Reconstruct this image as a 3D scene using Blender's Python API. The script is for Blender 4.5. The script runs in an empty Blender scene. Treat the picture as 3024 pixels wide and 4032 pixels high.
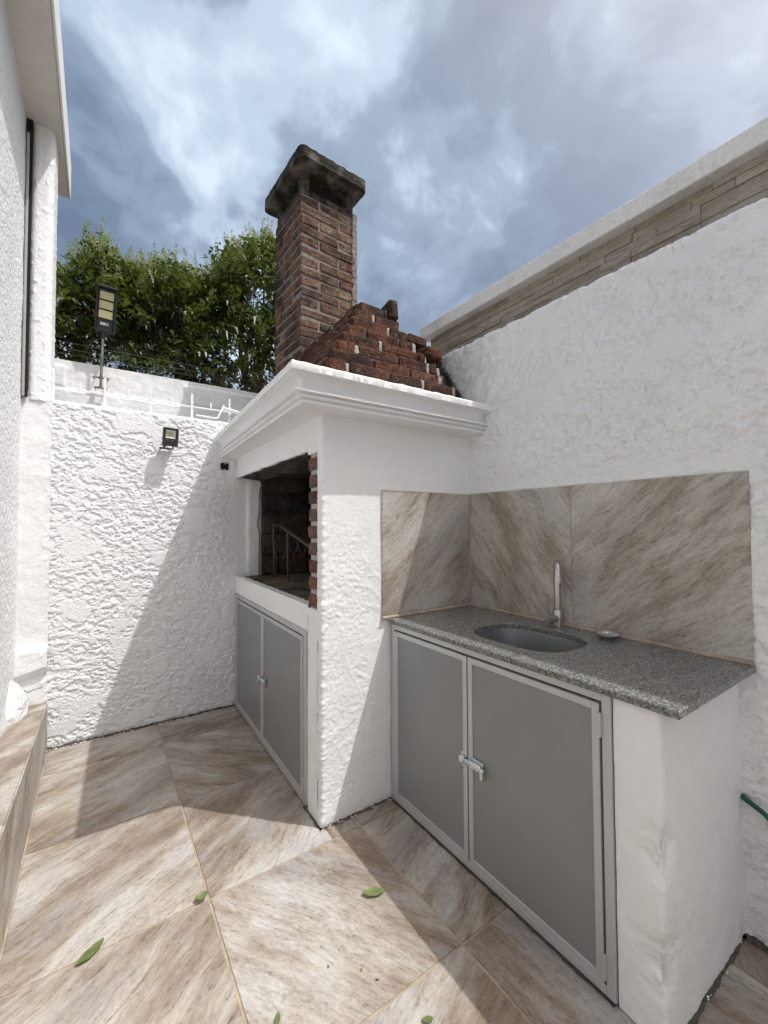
import bpy, bmesh, math, random
import numpy as np
from mathutils import Vector, Matrix

random.seed(7)
SC = bpy.context.scene
COL = SC.collection
R = math.radians

# ------------------------------------------------------------------ camera
cam_d = bpy.data.cameras.new('camera')
cam_d.sensor_fit = 'HORIZONTAL'
cam_d.sensor_width = 36.0
cam_d.lens = 36.0 * 1644.98 / 3024.0
cam_d.clip_start = 0.02
cam_d.clip_end = 3000
cam = bpy.data.objects.new('camera', cam_d)
COL.objects.link(cam)
yaw, pit, rol = R(34.3612), R(1.7095), R(0.2510)
fw = Vector((math.sin(yaw) * math.cos(pit), math.cos(yaw) * math.cos(pit), math.sin(pit)))
rt = Vector((math.cos(yaw), -math.sin(yaw), 0))
dn = fw.cross(rt)
c_, s_ = math.cos(rol), math.sin(rol)
rt2, dn2 = c_ * rt + s_ * dn, -s_ * rt + c_ * dn
m = Matrix.Identity(4)
for i in range(3):
    m[i][0], m[i][1], m[i][2] = rt2[i], -dn2[i], -fw[i]
m.translation = (0, 0, 1.40)
cam.matrix_world = m
SC.camera = cam

# ------------------------------------------------------------------ world, sun, exposure
SUN = Vector((0.345, -0.367, 1.0)).normalized()          # towards the sun
elev = math.asin(SUN.z)
azim = math.atan2(SUN.x, SUN.y)
W = bpy.data.worlds.new('World')
SC.world = W
W.use_nodes = True
nt = W.node_tree
for n in list(nt.nodes):
    nt.nodes.remove(n)


def N(t, kind, **kw):
    n = t.nodes.new(kind)
    for k, v in kw.items():
        if k.startswith('i_'):
            n.inputs[k[2:]].default_value = v
        else:
            setattr(n, k, v)
    return n


def mth(t, op, a, b=None, c=None, clamp=False):
    n = t.nodes.new('ShaderNodeMath')
    n.operation = op
    n.use_clamp = clamp
    for i, v in enumerate((a, b, c)):
        if v is None:
            continue
        if isinstance(v, (int, float)):
            n.inputs[i].default_value = v
        else:
            t.links.new(v, n.inputs[i])
    return n.outputs[0]


def vmth(t, op, a, b=None):
    n = t.nodes.new('ShaderNodeVectorMath')
    n.operation = op
    for i, v in enumerate((a, b)):
        if v is None:
            continue
        if isinstance(v, (tuple, list)):
            n.inputs[i].default_value = v
        elif isinstance(v, (int, float)):
            n.inputs['Scale'].default_value = v
        else:
            t.links.new(v, n.inputs[i])
    return n.outputs[0]


def noise(t, vec, scale, detail=4, rough=0.55, dist=0.0, dim='3D'):
    n = t.nodes.new('ShaderNodeTexNoise')
    n.noise_dimensions = dim
    n.inputs['Scale'].default_value = scale
    n.inputs['Detail'].default_value = detail
    n.inputs['Roughness'].default_value = rough
    n.inputs['Distortion'].default_value = dist
    if vec is not None:
        t.links.new(vec, n.inputs['Vector'])
    return n.outputs['Fac']


def ramp(t, fac, stops, interp='LINEAR'):
    n = t.nodes.new('ShaderNodeValToRGB')
    n.color_ramp.interpolation = interp
    e = n.color_ramp.elements
    while len(e) < len(stops):
        e.new(0.5)
    for i, (p, c) in enumerate(stops):
        e[i].position = p
        e[i].color = (c, c, c, 1) if isinstance(c, (int, float)) else (*c, 1)
    t.links.new(fac, n.inputs[0])
    return n.outputs[0]


def mix(t, fac, a, b, mode='MIX'):
    n = t.nodes.new('ShaderNodeMix')
    n.data_type = 'RGBA'
    n.blend_type = mode
    if isinstance(fac, (int, float)):
        n.inputs[0].default_value = fac
    else:
        t.links.new(fac, n.inputs[0])
    for sock, v in ((n.inputs[6], a), (n.inputs[7], b)):
        if isinstance(v, tuple):
            sock.default_value = (*v[:3], 1)
        else:
            t.links.new(v, sock)
    return n.outputs[2]


sky = N(nt, 'ShaderNodeTexSky', sky_type='NISHITA', sun_disc=False)
sky.sun_elevation = elev
sky.sun_rotation = azim
sky.air_density = 1.0
sky.dust_density = 7.5
tc = nt.nodes.new('ShaderNodeTexCoord')
sep = nt.nodes.new('ShaderNodeSeparateXYZ')
nt.links.new(tc.outputs['Generated'], sep.inputs[0])
zz = mth(nt, 'ADD', mth(nt, 'MULTIPLY', mth(nt, 'MAXIMUM', sep.outputs[2], 0.0), 0.75), 0.50)
cx = mth(nt, 'DIVIDE', sep.outputs[0], zz)
cy = mth(nt, 'DIVIDE', sep.outputs[1], zz)
comb = nt.nodes.new('ShaderNodeCombineXYZ')
nt.links.new(cx, comb.inputs[0])
nt.links.new(cy, comb.inputs[1])
comb.inputs[2].default_value = 116.1
CP = comb.outputs[0]
warp = nt.nodes.new('ShaderNodeTexNoise')
warp.inputs['Scale'].default_value = 2.2
warp.inputs['Detail'].default_value = 3
nt.links.new(CP, warp.inputs['Vector'])
wv = vmth(nt, 'SCALE', vmth(nt, 'SUBTRACT', warp.outputs['Color'], (0.5, 0.5, 0.5)), 0.22)
CPW = vmth(nt, 'ADD', CP, wv)
n1 = noise(nt, CPW, 2.1, 7, 0.54)
n2 = noise(nt, vmth(nt, 'ADD', CPW, (7.3, 2.1, 0)), 5.0, 6, 0.52)
n3 = noise(nt, vmth(nt, 'ADD', CPW, (2.9, 8.4, 0)), 2.2, 5, 0.5)
rift = mth(nt, 'POWER', mth(nt, 'SUBTRACT', 1.0, mth(nt, 'MULTIPLY', mth(nt, 'ABSOLUTE', mth(nt, 'SUBTRACT', n3, 0.5)), 5.0), clamp=True), 2.0)
den = mth(nt, 'ADD', mth(nt, 'MULTIPLY', n1, 0.62), mth(nt, 'MULTIPLY', n2, 0.38))
den = mth(nt, 'ADD', den, mth(nt, 'MULTIPLY', rift, 0.045))
SKY_GAIN = 7.2
cloud = ramp(nt, den, [(0.42, (0.03, 0.05, 0.065)), (0.48, (0.075, 0.11, 0.135)), (0.54, (0.19, 0.25, 0.295)),
                       (0.60, (0.46, 0.56, 0.63)), (0.67, (0.72, 0.83, 0.89))], 'EASE')
cl = mix(nt, 1.0, cloud, (SKY_GAIN, SKY_GAIN, SKY_GAIN), 'MULTIPLY')
skc = mix(nt, 0.50, sky.outputs[0], cl)
bg = nt.nodes.new('ShaderNodeBackground')
bg.inputs['Strength'].default_value = 0.13
nt.links.new(skc, bg.inputs[0])
wo = nt.nodes.new('ShaderNodeOutputWorld')
nt.links.new(bg.outputs[0], wo.inputs[0])

sun_d = bpy.data.lights.new('sun', 'SUN')
sun_d.energy = 2.0
sun_d.angle = R(0.6)
sun_d.color = (1.0, 0.99, 0.975)
sun = bpy.data.objects.new('sun', sun_d)
COL.objects.link(sun)
sun.rotation_euler = (-SUN).to_track_quat('-Z', 'Y').to_euler()
sun.location = (3, -3, 9)

SC.view_settings.view_transform = 'Standard'
SC.view_settings.look = 'None'
SC.view_settings.exposure = 0.8
SC.view_settings.gamma = 1.0
SC.view_settings.use_curve_mapping = False
SC.render.engine = 'CYCLES'
SC.cycles.max_bounces = 14
SC.cycles.diffuse_bounces = 12


# ------------------------------------------------------------------ numpy noise
def _perlin(x, y, seed):
    rs = np.random.RandomState(seed)
    perm = rs.permutation(256)
    perm = np.concatenate([perm, perm])
    ang = rs.rand(256) * 2 * np.pi
    gx, gy = np.cos(ang), np.sin(ang)
    xi = np.floor(x).astype(int)
    yi = np.floor(y).astype(int)
    xf, yf = x - xi, y - yi
    xi &= 255
    yi &= 255
    u = xf * xf * xf * (xf * (xf * 6 - 15) + 10)
    v = yf * yf * yf * (yf * (yf * 6 - 15) + 10)

    def g(ix, iy, dx, dy):
        h = perm[perm[ix & 255] + (iy & 255)]
        return gx[h] * dx + gy[h] * dy
    a = g(xi, yi, xf, yf)
    b = g(xi + 1, yi, xf - 1, yf)
    c = g(xi, yi + 1, xf, yf - 1)
    d = g(xi + 1, yi + 1, xf - 1, yf - 1)
    return 1.5 * ((a + u * (b - a)) * (1 - v) + (c + u * (d - c)) * v)


def fbm(x, y, f, seed, octv=4, gain=0.5, ridged=False):
    out = 0
    a = 1.0
    tot = 0
    for o in range(octv):
        n = _perlin(x * f + 17.3 * o, y * f + 5.1 * o, seed + o)
        out = out + a * ((1 - 2 * np.abs(n)) if ridged else n)
        tot += a
        a *= gain
        f *= 2.03
    return out / tot


def sstep(e0, e1, x):
    t = np.clip((x - e0) / (e1 - e0), 0, 1)
    return t * t * (3 - 2 * t)


def stucco(u, v, seed, amp=0.010, f=22.0, tilt=0.35, stretch=1.3, flat=0.0):
    """knocked-down plaster: flat trowelled patches among short torn ridges"""
    wu = u + 0.030 * fbm(u, v, 5, seed + 50, 4, 0.65)
    wv_ = v + 0.030 * fbm(u, v, 5, seed + 60, 4, 0.65)
    ct, st = math.cos(tilt), math.sin(tilt)
    a = (ct * wu + st * wv_) / stretch
    b = -st * wu + ct * wv_
    low = fbm(u, v, 2.2, seed + 40, 2)
    A = fbm(a, b, f * 0.8, seed, 6, 0.72)
    isl = sstep(-0.03, 0.05, A)
    B = fbm(a, b, f * 1.4, seed + 20, 4, 0.7, True)
    C = fbm(u, v, f * 3.0, seed + 30, 2, 0.65)
    rough = 0.62 * isl + 0.30 * np.clip(A * 1.6, -0.6, 0.6) + (1 - isl) * 0.25 * B + 0.16 * C * (1 - 0.6 * isl)
    F = fbm(wu / 1.4, wv_, 6.0, seed + 80, 5, 0.62)
    plate = sstep(0.10 - flat, 0.15 - flat, F)
    h = plate * (0.62 + 0.03 * C) + (1 - plate) * rough + 0.3 * low
    return amp * h


# ------------------------------------------------------------------ object helpers
def mesh_obj(name, verts, faces, mat, parent=None, smooth=False, loc=None):
    me = bpy.data.meshes.new(name)
    me.from_pydata([tuple(v) for v in verts], [], faces)
    me.validate()
    me.update()
    if smooth:
        me.polygons.foreach_set('use_smooth', [True] * len(me.polygons))
    return link(name, me, mat, parent, loc)


def link(name, me, mat, parent=None, loc=None):
    if mat is not None and not me.materials:
        me.materials.append(mat)
    o = bpy.data.objects.new(name, me)
    COL.objects.link(o)
    if loc is not None:
        o.location = loc
    adopt(o, parent)
    return o


def adopt(o, parent):
    if parent is not None:
        o.parent = parent
        # parents are never rotated here and parts sit in world space
        off = WORLD.get(parent.name, Vector((0, 0, 0)))
        o.matrix_parent_inverse = Matrix.Translation(-off)
    WORLD[o.name] = (WORLD.get(parent.name, Vector()) * 0 if parent is not None else Vector()) + Vector(o.location)


WORLD = {}


def thing(name, label, cat, loc=(0, 0, 0), group=None):
    o = bpy.data.objects.new(name, None)
    o.empty_display_size = 0.1
    COL.objects.link(o)
    o.location = loc
    WORLD[o.name] = Vector(loc)
    return tag(o, label, cat, group)


def tag(o, label, cat, group=None):
    o['label'] = label
    o['category'] = cat
    if group:
        o['group'] = group
    return o


class MB:
    """collects simple solids into one mesh"""

    def __init__(self):
        self.v, self.f = [], []

    def add(self, vs, fs):
        k = len(self.v)
        self.v += [Vector(p) for p in vs]
        self.f += [tuple(i + k for i in f) for f in fs]

    def box(self, a, b, ch=0.0, fn=None):
        x0, y0, z0 = (min(a[i], b[i]) for i in range(3))
        x1, y1, z1 = (max(a[i], b[i]) for i in range(3))
        vs, fs = cham_box(x1 - x0, y1 - y0, z1 - z0, ch)
        c = Vector(((x0 + x1) / 2, (y0 + y1) / 2, (z0 + z1) / 2))
        vs = [Vector(p) + c for p in vs]
        if fn:
            vs = [Vector(fn(p)) for p in vs]
        self.add(vs, fs)

    def tube(self, pts, r, seg=10, caps=True):
        pts = [Vector(p) for p in pts]
        rs = r if isinstance(r, (list, tuple)) else [r] * len(pts)
        vs, fs = [], []
        up = None
        for i, p in enumerate(pts):
            d = (pts[min(i + 1, len(pts) - 1)] - pts[max(i - 1, 0)]).normalized()
            if up is None:
                up = Vector((0, 0, 1)) if abs(d.z) < 0.9 else Vector((1, 0, 0))
            s = d.cross(up)
            if s.length < 1e-5:
                s = d.orthogonal()
            s.normalize()
            up = s.cross(d).normalized()
            for k in range(seg):
                a = 2 * math.pi * k / seg
                vs.append(p + rs[i] * (math.cos(a) * s + math.sin(a) * up))
        for i in range(len(pts) - 1):
            for k in range(seg):
                k2 = (k + 1) % seg
                fs.append((i * seg + k, i * seg + k2, (i + 1) * seg + k2, (i + 1) * seg + k))
        if caps:
            fs.append(tuple(reversed(range(seg))))
            n = (len(pts) - 1) * seg
            fs.append(tuple(range(n, n + seg)))
        self.add(vs, fs)

    def lathe(self, prof, c, seg=24):
        c = Vector(c)
        vs, fs = [], []
        for r, z in prof:
            for k in range(seg):
                a = 2 * math.pi * k / seg
                vs.append(c + Vector((r * math.cos(a), r * math.sin(a), z)))
        for i in range(len(prof) - 1):
            for k in range(seg):
                k2 = (k + 1) % seg
                fs.append((i * seg + k, i * seg + k2, (i + 1) * seg + k2, (i + 1) * seg + k))
        self.add(vs, fs)

    def build(self, name, mat, parent=None, smooth=False, auto=None):
        o = mesh_obj(name, self.v, self.f, mat, parent, smooth)
        if auto:
            autosmooth(o, auto)
        return o


def autosmooth(o, ang=35):
    me = o.data
    me.polygons.foreach_set('use_smooth', [True] * len(me.polygons))
    bm = bmesh.new()
    bm.from_mesh(me)
    for e in bm.edges:
        if len(e.link_faces) == 2 and e.calc_face_angle(0) > R(ang):
            e.smooth = False
    bm.to_mesh(me)
    bm.free()


def cham_box(sx, sy, sz, ch):
    hx, hy, hz = sx / 2, sy / 2, sz / 2
    if ch <= 0:
        vs = [(x, y, z) for x in (-hx, hx) for y in (-hy, hy) for z in (-hz, hz)]
        fs = [(0, 1, 3, 2), (4, 6, 7, 5), (0, 4, 5, 1), (2, 3, 7, 6), (0, 2, 6, 4), (1, 5, 7, 3)]
        return vs, fs
    ch = min(ch, hx * .9, hy * .9, hz * .9)
    vs, ix = [], {}
    for sxn in (-1, 1):
        for syn in (-1, 1):
            for szn in (-1, 1):
                for ax in range(3):
                    p = [sxn * hx, syn * hy, szn * hz]
                    for k in range(3):
                        if k != ax:
                            p[k] -= (sxn, syn, szn)[k] * ch
                    ix[(sxn, syn, szn, ax)] = len(vs)
                    vs.append(tuple(p))
    fs = []

    def orient(f):
        pts = [Vector(vs[i]) for i in f]
        n = (pts[1] - pts[0]).cross(pts[2] - pts[0])
        c = sum(pts, Vector()) / len(pts)
        return tuple(f) if n.dot(c) > 0 else tuple(reversed(f))
    S = (-1, 1)
    for s in S:
        fs.append(orient([ix[(s, a, b, 0)] for a, b in ((-1, -1), (1, -1), (1, 1), (-1, 1))]))
        fs.append(orient([ix[(a, s, b, 1)] for a, b in ((-1, -1), (1, -1), (1, 1), (-1, 1))]))
        fs.append(orient([ix[(a, b, s, 2)] for a, b in ((-1, -1), (1, -1), (1, 1), (-1, 1))]))
    for a in S:
        for b in S:
            fs.append(orient([ix[(a, b, -1, 0)], ix[(a, b, 1, 0)], ix[(a, b, 1, 1)], ix[(a, b, -1, 1)]]))
            fs.append(orient([ix[(a, -1, b, 0)], ix[(a, 1, b, 0)], ix[(a, 1, b, 2)], ix[(a, -1, b, 2)]]))
            fs.append(orient([ix[(-1, a, b, 1)], ix[(1, a, b, 1)], ix[(1, a, b, 2)], ix[(-1, a, b, 2)]]))
            for c in S:
                fs.append(orient([ix[(a, b, c, k)] for k in range(3)]))
    return vs, fs


def grid_obj(name, P, mat, parent=None, flip=False):
    """P: array (nu, nv, 3)"""
    nu, nv = P.shape[:2]
    me = bpy.data.meshes.new(name)
    me.vertices.add(nu * nv)
    me.vertices.foreach_set('co', P.reshape(-1).astype(np.float32))
    i, j = np.meshgrid(np.arange(nu - 1), np.arange(nv - 1), indexing='ij')
    a = (i * nv + j).ravel()
    q = np.stack([a, a + nv, a + nv + 1, a + 1], 1)
    if flip:
        q = q[:, ::-1]
    nf = len(q)
    me.loops.add(nf * 4)
    me.loops.foreach_set('vertex_index', q.reshape(-1).astype(np.int32))
    me.polygons.add(nf)
    me.polygons.foreach_set('loop_start', np.arange(0, nf * 4, 4, dtype=np.int32))
    me.polygons.foreach_set('loop_total', np.full(nf, 4, dtype=np.int32))
    me.polygons.foreach_set('use_smooth', np.ones(nf, dtype=bool))
    me.update(calc_edges=True)
    me.validate()
    return link(name, me, mat, parent)


def path_resample(pts, step, radius_seg=None):
    """polyline (2D) -> dense points with normals (left-hand normal of travel)"""
    out = []
    for k in range(len(pts) - 1):
        a, b = np.array(pts[k], float), np.array(pts[k + 1], float)
        n = max(1, int(round(np.linalg.norm(b - a) / step)))
        for t in range(n):
            out.append(a + (b - a) * t / n)
    out.append(np.array(pts[-1], float))
    out = np.array(out)
    d = np.gradient(out, axis=0)
    for _ in range(2):
        d[1:-1] = (d[:-2] + d[1:-1] * 2 + d[2:]) / 4
    d /= np.linalg.norm(d, axis=1)[:, None] + 1e-9
    nrm = np.stack([-d[:, 1], d[:, 0]], 1)
    s = np.concatenate([[0], np.cumsum(np.linalg.norm(np.diff(out, axis=0), axis=1))])
    return out, nrm, s


def rounded(pts, rad, n=5):
    """round the inner corners of a 2D polyline"""
    out = [pts[0]]
    for k in range(1, len(pts) - 1):
        p = np.array(pts[k], float)
        a = np.array(pts[k - 1], float) - p
        b = np.array(pts[k + 1], float) - p
        r = rad[k - 1] if isinstance(rad, (list, tuple)) else rad
        la, lb = np.linalg.norm(a), np.linalg.norm(b)
        r = min(r, la * .49, lb * .49)
        p0, p1 = p + a / la * r, p + b / lb * r
        for i in range(n + 1):
            t = i / n
            out.append(tuple((1 - t) ** 2 * p0 + 2 * t * (1 - t) * p + t * t * p1))
    out.append(pts[-1])
    return out


# ------------------------------------------------------------------ materials
def newmat(name, rough=0.6, metal=0.0, spec=0.5):
    ma = bpy.data.materials.new(name)
    ma.use_nodes = True
    t = ma.node_tree
    b = t.nodes['Principled BSDF']
    b.inputs['Roughness'].default_value = rough
    b.inputs['Metallic'].default_value = metal
    b.inputs['Specular IOR Level'].default_value = spec
    return ma, t, b


def bump(t, b, h, strength=0.3, dist=0.01):
    n = t.nodes.new('ShaderNodeBump')
    n.inputs['Strength'].default_value = strength
    n.inputs['Distance'].default_value = dist
    t.links.new(h, n.inputs['Height'])
    t.links.new(n.outputs[0], b.inputs['Normal'])


def objco(t):
    return t.nodes.new('ShaderNodeTexCoord').outputs['Object']


def paint(name, col=(0.842, 0.852, 0.858), dirt=0.10, rough=0.55, grain=220, gb=0.25, bd=0.003, stain=None):
    ma, t, b = newmat(name, rough, 0, 0.35)
    co = objco(t)
    n = noise(t, co, 2.3, 6, 0.62)
    n2 = noise(t, co, 18, 5, 0.6)
    k = ramp(t, n, [(0.30, tuple(c * (1 - dirt) for c in col)), (0.62, col)])
    k2 = ramp(t, n2, [(0.25, (1 - dirt * .8,) * 3), (0.55, (1, 1, 1))])
    c = mix(t, 1, k, k2, 'MULTIPLY')
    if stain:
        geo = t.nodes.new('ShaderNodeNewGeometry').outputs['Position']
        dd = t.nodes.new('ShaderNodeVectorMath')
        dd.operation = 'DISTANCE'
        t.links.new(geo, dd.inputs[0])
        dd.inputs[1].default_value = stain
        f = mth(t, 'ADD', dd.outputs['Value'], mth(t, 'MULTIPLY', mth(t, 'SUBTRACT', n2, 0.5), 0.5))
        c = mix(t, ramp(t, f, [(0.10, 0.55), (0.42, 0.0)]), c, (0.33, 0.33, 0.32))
    t.links.new(c, b.inputs['Base Color'])
    g = noise(t, co, grain, 3, 0.6)
    g2 = noise(t, co, grain * .28, 4, 0.6)
    bump(t, b, mth(t, 'ADD', g, mth(t, 'MULTIPLY', g2, 1.5)), gb, bd)
    return ma


M = {}
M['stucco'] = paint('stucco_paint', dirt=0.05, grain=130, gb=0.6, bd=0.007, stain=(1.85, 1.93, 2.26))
M['plaster'] = paint('smooth_plaster_paint', col=(0.842, 0.850, 0.852), dirt=0.06, grain=120, gb=0.40, bd=0.005)
M['grainy'] = paint('grainy_paint', col=(0.835, 0.845, 0.855), dirt=0.06, grain=95, gb=0.9, bd=0.009)
M['old_white'] = paint('weathered_whitewash', col=(0.84, 0.845, 0.845), dirt=0.17, grain=60, gb=0.4, bd=0.006)
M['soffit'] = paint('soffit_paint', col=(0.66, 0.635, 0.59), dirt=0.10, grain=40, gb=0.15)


def stone_tile(name, cols, seed, wall=False):
    """slate-look porcelain: broad diagonal bands, fine streaks along them, speckle"""
    ma, t, b = newmat(name, 0.5, 0, 0.4)
    co = objco(t)
    oi = t.nodes.new('ShaderNodeObjectInfo')
    off = vmth(t, 'SCALE', t.nodes.new('ShaderNodeCombineXYZ').outputs[0], 1.0)
    cmb = t.nodes.new('ShaderNodeCombineXYZ')
    t.links.new(mth(t, 'MULTIPLY', oi.outputs['Random'], 37.0), cmb.inputs[0])
    t.links.new(mth(t, 'MULTIPLY', oi.outputs['Random'], 91.0), cmb.inputs[1])
    p = vmth(t, 'ADD', co, cmb.outputs[0])
    wn = t.nodes.new('ShaderNodeTexNoise')
    wn.inputs['Scale'].default_value = 2.2
    wn.inputs['Detail'].default_value = 3
    t.links.new(p, wn.inputs['Vector'])
    p = vmth(t, 'ADD', p, vmth(t, 'SCALE', vmth(t, 'SUBTRACT', wn.outputs['Color'], (.5, .5, .5)), 0.10))
    pa = vmth(t, 'MULTIPLY', p, (1.2, 3.6, 1.0))
    pb = vmth(t, 'MULTIPLY', p, (17.0, 40.0, 1.0))
    pc = vmth(t, 'MULTIPLY', p, (3.6, 15.0, 1.0))
    broad = noise(t, pa, 1.25, 5, 0.58)
    grey = noise(t, vmth(t, 'ADD', pa, (11, 5, 0)), 1.1, 5, 0.62)
    pale = noise(t, vmth(t, 'ADD', pa, (23, 7, 0)), 0.9, 4, 0.6)
    mid = noise(t, pc, 1.6, 6, 0.72)
    fs_ = noise(t, vmth(t, 'MULTIPLY', p, (8.0, 58.0, 1.0)), 1.7, 6, 0.74)
    gr_ = noise(t, vmth(t, 'MULTIPLY', p, (34.0, 60.0, 1.0)), 2.0, 5, 0.8)
    fine = mth(t, 'ADD', mth(t, 'MULTIPLY', noise(t, pb, 2.0, 6, 0.75), 0.34), mth(t, 'ADD', mth(t, 'MULTIPLY', fs_, 0.34), mth(t, 'MULTIPLY', gr_, 0.32)))
    f = mth(t, 'ADD', mth(t, 'MULTIPLY', broad, 0.78), mth(t, 'MULTIPLY', mid, 0.22))
    c = ramp(t, f, [(0.40, cols[2]), (0.465, cols[1]), (0.525, cols[0]), (0.60, cols[3])])
    gm = ramp(t, mth(t, 'ADD', mth(t, 'MULTIPLY', grey, .6), mth(t, 'MULTIPLY', mid, .4)), [(0.50, 0.0), (0.60, 0.85)])
    c = mix(t, gm, c, cols[4])
    pm = ramp(t, mth(t, 'ADD', mth(t, 'MULTIPLY', pale, .75), mth(t, 'MULTIPLY', fine, .25)), [(0.52, 0.0), (0.66, 0.65)])
    c = mix(t, pm, c, tuple(min(1, x * 1.08) for x in cols[3]))
    dk = ramp(t, mth(t, 'ADD', mth(t, 'MULTIPLY', fine, .75), mth(t, 'MULTIPLY', mid, .25)), [(0.405, 0.36), (0.462, 0.82), (0.51, 1.0), (0.58, 1.17)])
    c = mix(t, 1.0, c, dk, 'MULTIPLY')
    t.links.new(c, b.inputs['Base Color'])
    t.links.new(ramp(t, fine, [(0.3, 0.62), (0.7, 0.42)]), b.inputs['Roughness'])
    bump(t, b, mth(t, 'ADD', fine, mth(t, 'MULTIPLY', mid, 0.8)), 0.35, 0.003)
    return ma


M['tile'] = stone_tile('stone_look_floor_tile', [(0.362, 0.322, 0.277), (0.285, 0.232, 0.185), (0.215, 0.167, 0.128), (0.44, 0.42, 0.395), (0.265, 0.26, 0.257)], 1)
M['walltile'] = stone_tile('stone_look_wall_tile', [(0.44, 0.402, 0.348), (0.355, 0.305, 0.25), (0.28, 0.232, 0.185), (0.50, 0.474, 0.435), (0.335, 0.325, 0.318)], 2)


def plain(name, col, rough=0.5, metal=0.0, var=0.15, scale=20, spec=0.5, bs=0.0, bd=0.003):
    ma, t, b = newmat(name, rough, metal, spec)
    co = objco(t)
    n = noise(t, co, scale, 5, 0.6)
    k = ramp(t, n, [(0.3, tuple(c * (1 - var) for c in col)), (0.7, tuple(min(1, c * (1 + var)) for c in col))])
    t.links.new(k, b.inputs['Base Color'])
    if bs:
        bump(t, b, n, bs, bd)
    return ma


M['grout'] = plain('tile_grout', (0.36, 0.285, 0.215), 0.85, var=0.25, scale=14)
M['earth'] = plain('bare_ground', (0.17, 0.14, 0.10), 0.95, var=0.3, scale=3)
M['dirt'] = plain('dark_joint_dirt', (0.085, 0.075, 0.062), 0.95, var=0.5, scale=60, bs=0.5)
M['alu'] = plain('aluminium_profile', (0.50, 0.515, 0.515), 0.42, 0.35, 0.04, 6)
M['zinc'] = plain('zinc_plated_steel', (0.62, 0.66, 0.67), 0.28, 0.95, 0.15, 60)
M['steel'] = plain('brushed_stainless', (0.52, 0.50, 0.48), 0.30, 1.0, 0.08, 40)
M['basin'] = plain('satin_sink_steel', (0.20, 0.207, 0.212), 0.42, 0.6, 0.06, 30)
M['black'] = plain('black_plastic', (0.016, 0.015, 0.016), 0.42, 0, 0.2, 40)
M['dark'] = plain('void_shade_black', (0.010, 0.009, 0.008), 0.95, 0, 0.3, 30)  # black that paints shade into holes and hollow spaces
M['led'] = plain('yellow_led_panel', (0.50, 0.46, 0.24), 0.35, 0, 0.08, 90)
M['sensor'] = plain('pale_sensor_cover', (0.48, 0.46, 0.43), 0.4, 0, 0.08, 30)
M['reflector'] = plain('lamp_reflector', (0.66, 0.68, 0.67), 0.35, 0.6, 0.04, 30)
M['print'] = plain('pale_print', (0.20, 0.20, 0.20), 0.5, 0, 0.02, 30)
M['rust'] = plain('rusty_galvanised_pipe', (0.20, 0.175, 0.15), 0.6, 0.4, 0.35, 30)
M['iron'] = plain('rusty_iron', (0.085, 0.066, 0.055), 0.6, 0.55, 0.3, 60)
M['rod'] = plain('sooty_wire', (0.075, 0.066, 0.06), 0.7, 0.2, 0.6, 60)
M['green_pvc'] = plain('green_hose', (0.006, 0.085, 0.055), 0.32, 0, 0.15, 8)
M['pipe_grey'] = plain('grey_pipe', (0.36, 0.355, 0.345), 0.5, 0, 0.15, 8)
M['bark'] = plain('bark', (0.095, 0.065, 0.042), 0.9, 0, 0.35, 25, bs=0.5, bd=0.01)
M['wire'] = plain('fence_wire', (0.05, 0.05, 0.05), 0.5, 0.5, 0.1, 5)
M['moss'] = plain('dark_weed', (0.018, 0.022, 0.010), 0.9, 0, 0.5, 60)


def door_panel():
    ma, t, b = newmat('grey_composite_panel', 0.38, 0.0, 0.5)
    co = objco(t)
    n = noise(t, co, 3.0, 4, 0.6)
    k = ramp(t, n, [(0.3, (0.212, 0.217, 0.217)), (0.7, (0.232, 0.238, 0.238))])
    t.links.new(k, b.inputs['Base Color'])
    t.links.new(ramp(t, noise(t, co, 9, 5, 0.6), [(0.3, 0.29), (0.7, 0.40)]), b.inputs['Roughness'])
    bump(t, b, noise(t, co, 700, 2, 0.5), 0.06, 0.0008)
    return ma


M['panel'] = door_panel()


def granite():
    ma, t, b = newmat('grey_granite', 0.22, 0, 0.5)
    co = objco(t)
    n = noise(t, co, 125, 4, 0.72)
    n2 = noise(t, co, 260, 3, 0.65)
    f = mth(t, 'ADD', mth(t, 'MULTIPLY', n, 0.6), mth(t, 'MULTIPLY', n2, 0.4))
    c = ramp(t, f, [(0.38, (0.018, 0.018, 0.018)), (0.46, (0.10, 0.102, 0.098)), (0.54, (0.20, 0.205, 0.195)), (0.64, (0.42, 0.43, 0.41))])
    t.links.new(c, b.inputs['Base Color'])
    t.links.new(ramp(t, n2, [(0.3, 0.18), (0.7, 0.34)]), b.inputs['Roughness'])
    bump(t, b, f, 0.10, 0.001)
    return ma


M['granite'] = granite()


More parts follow.
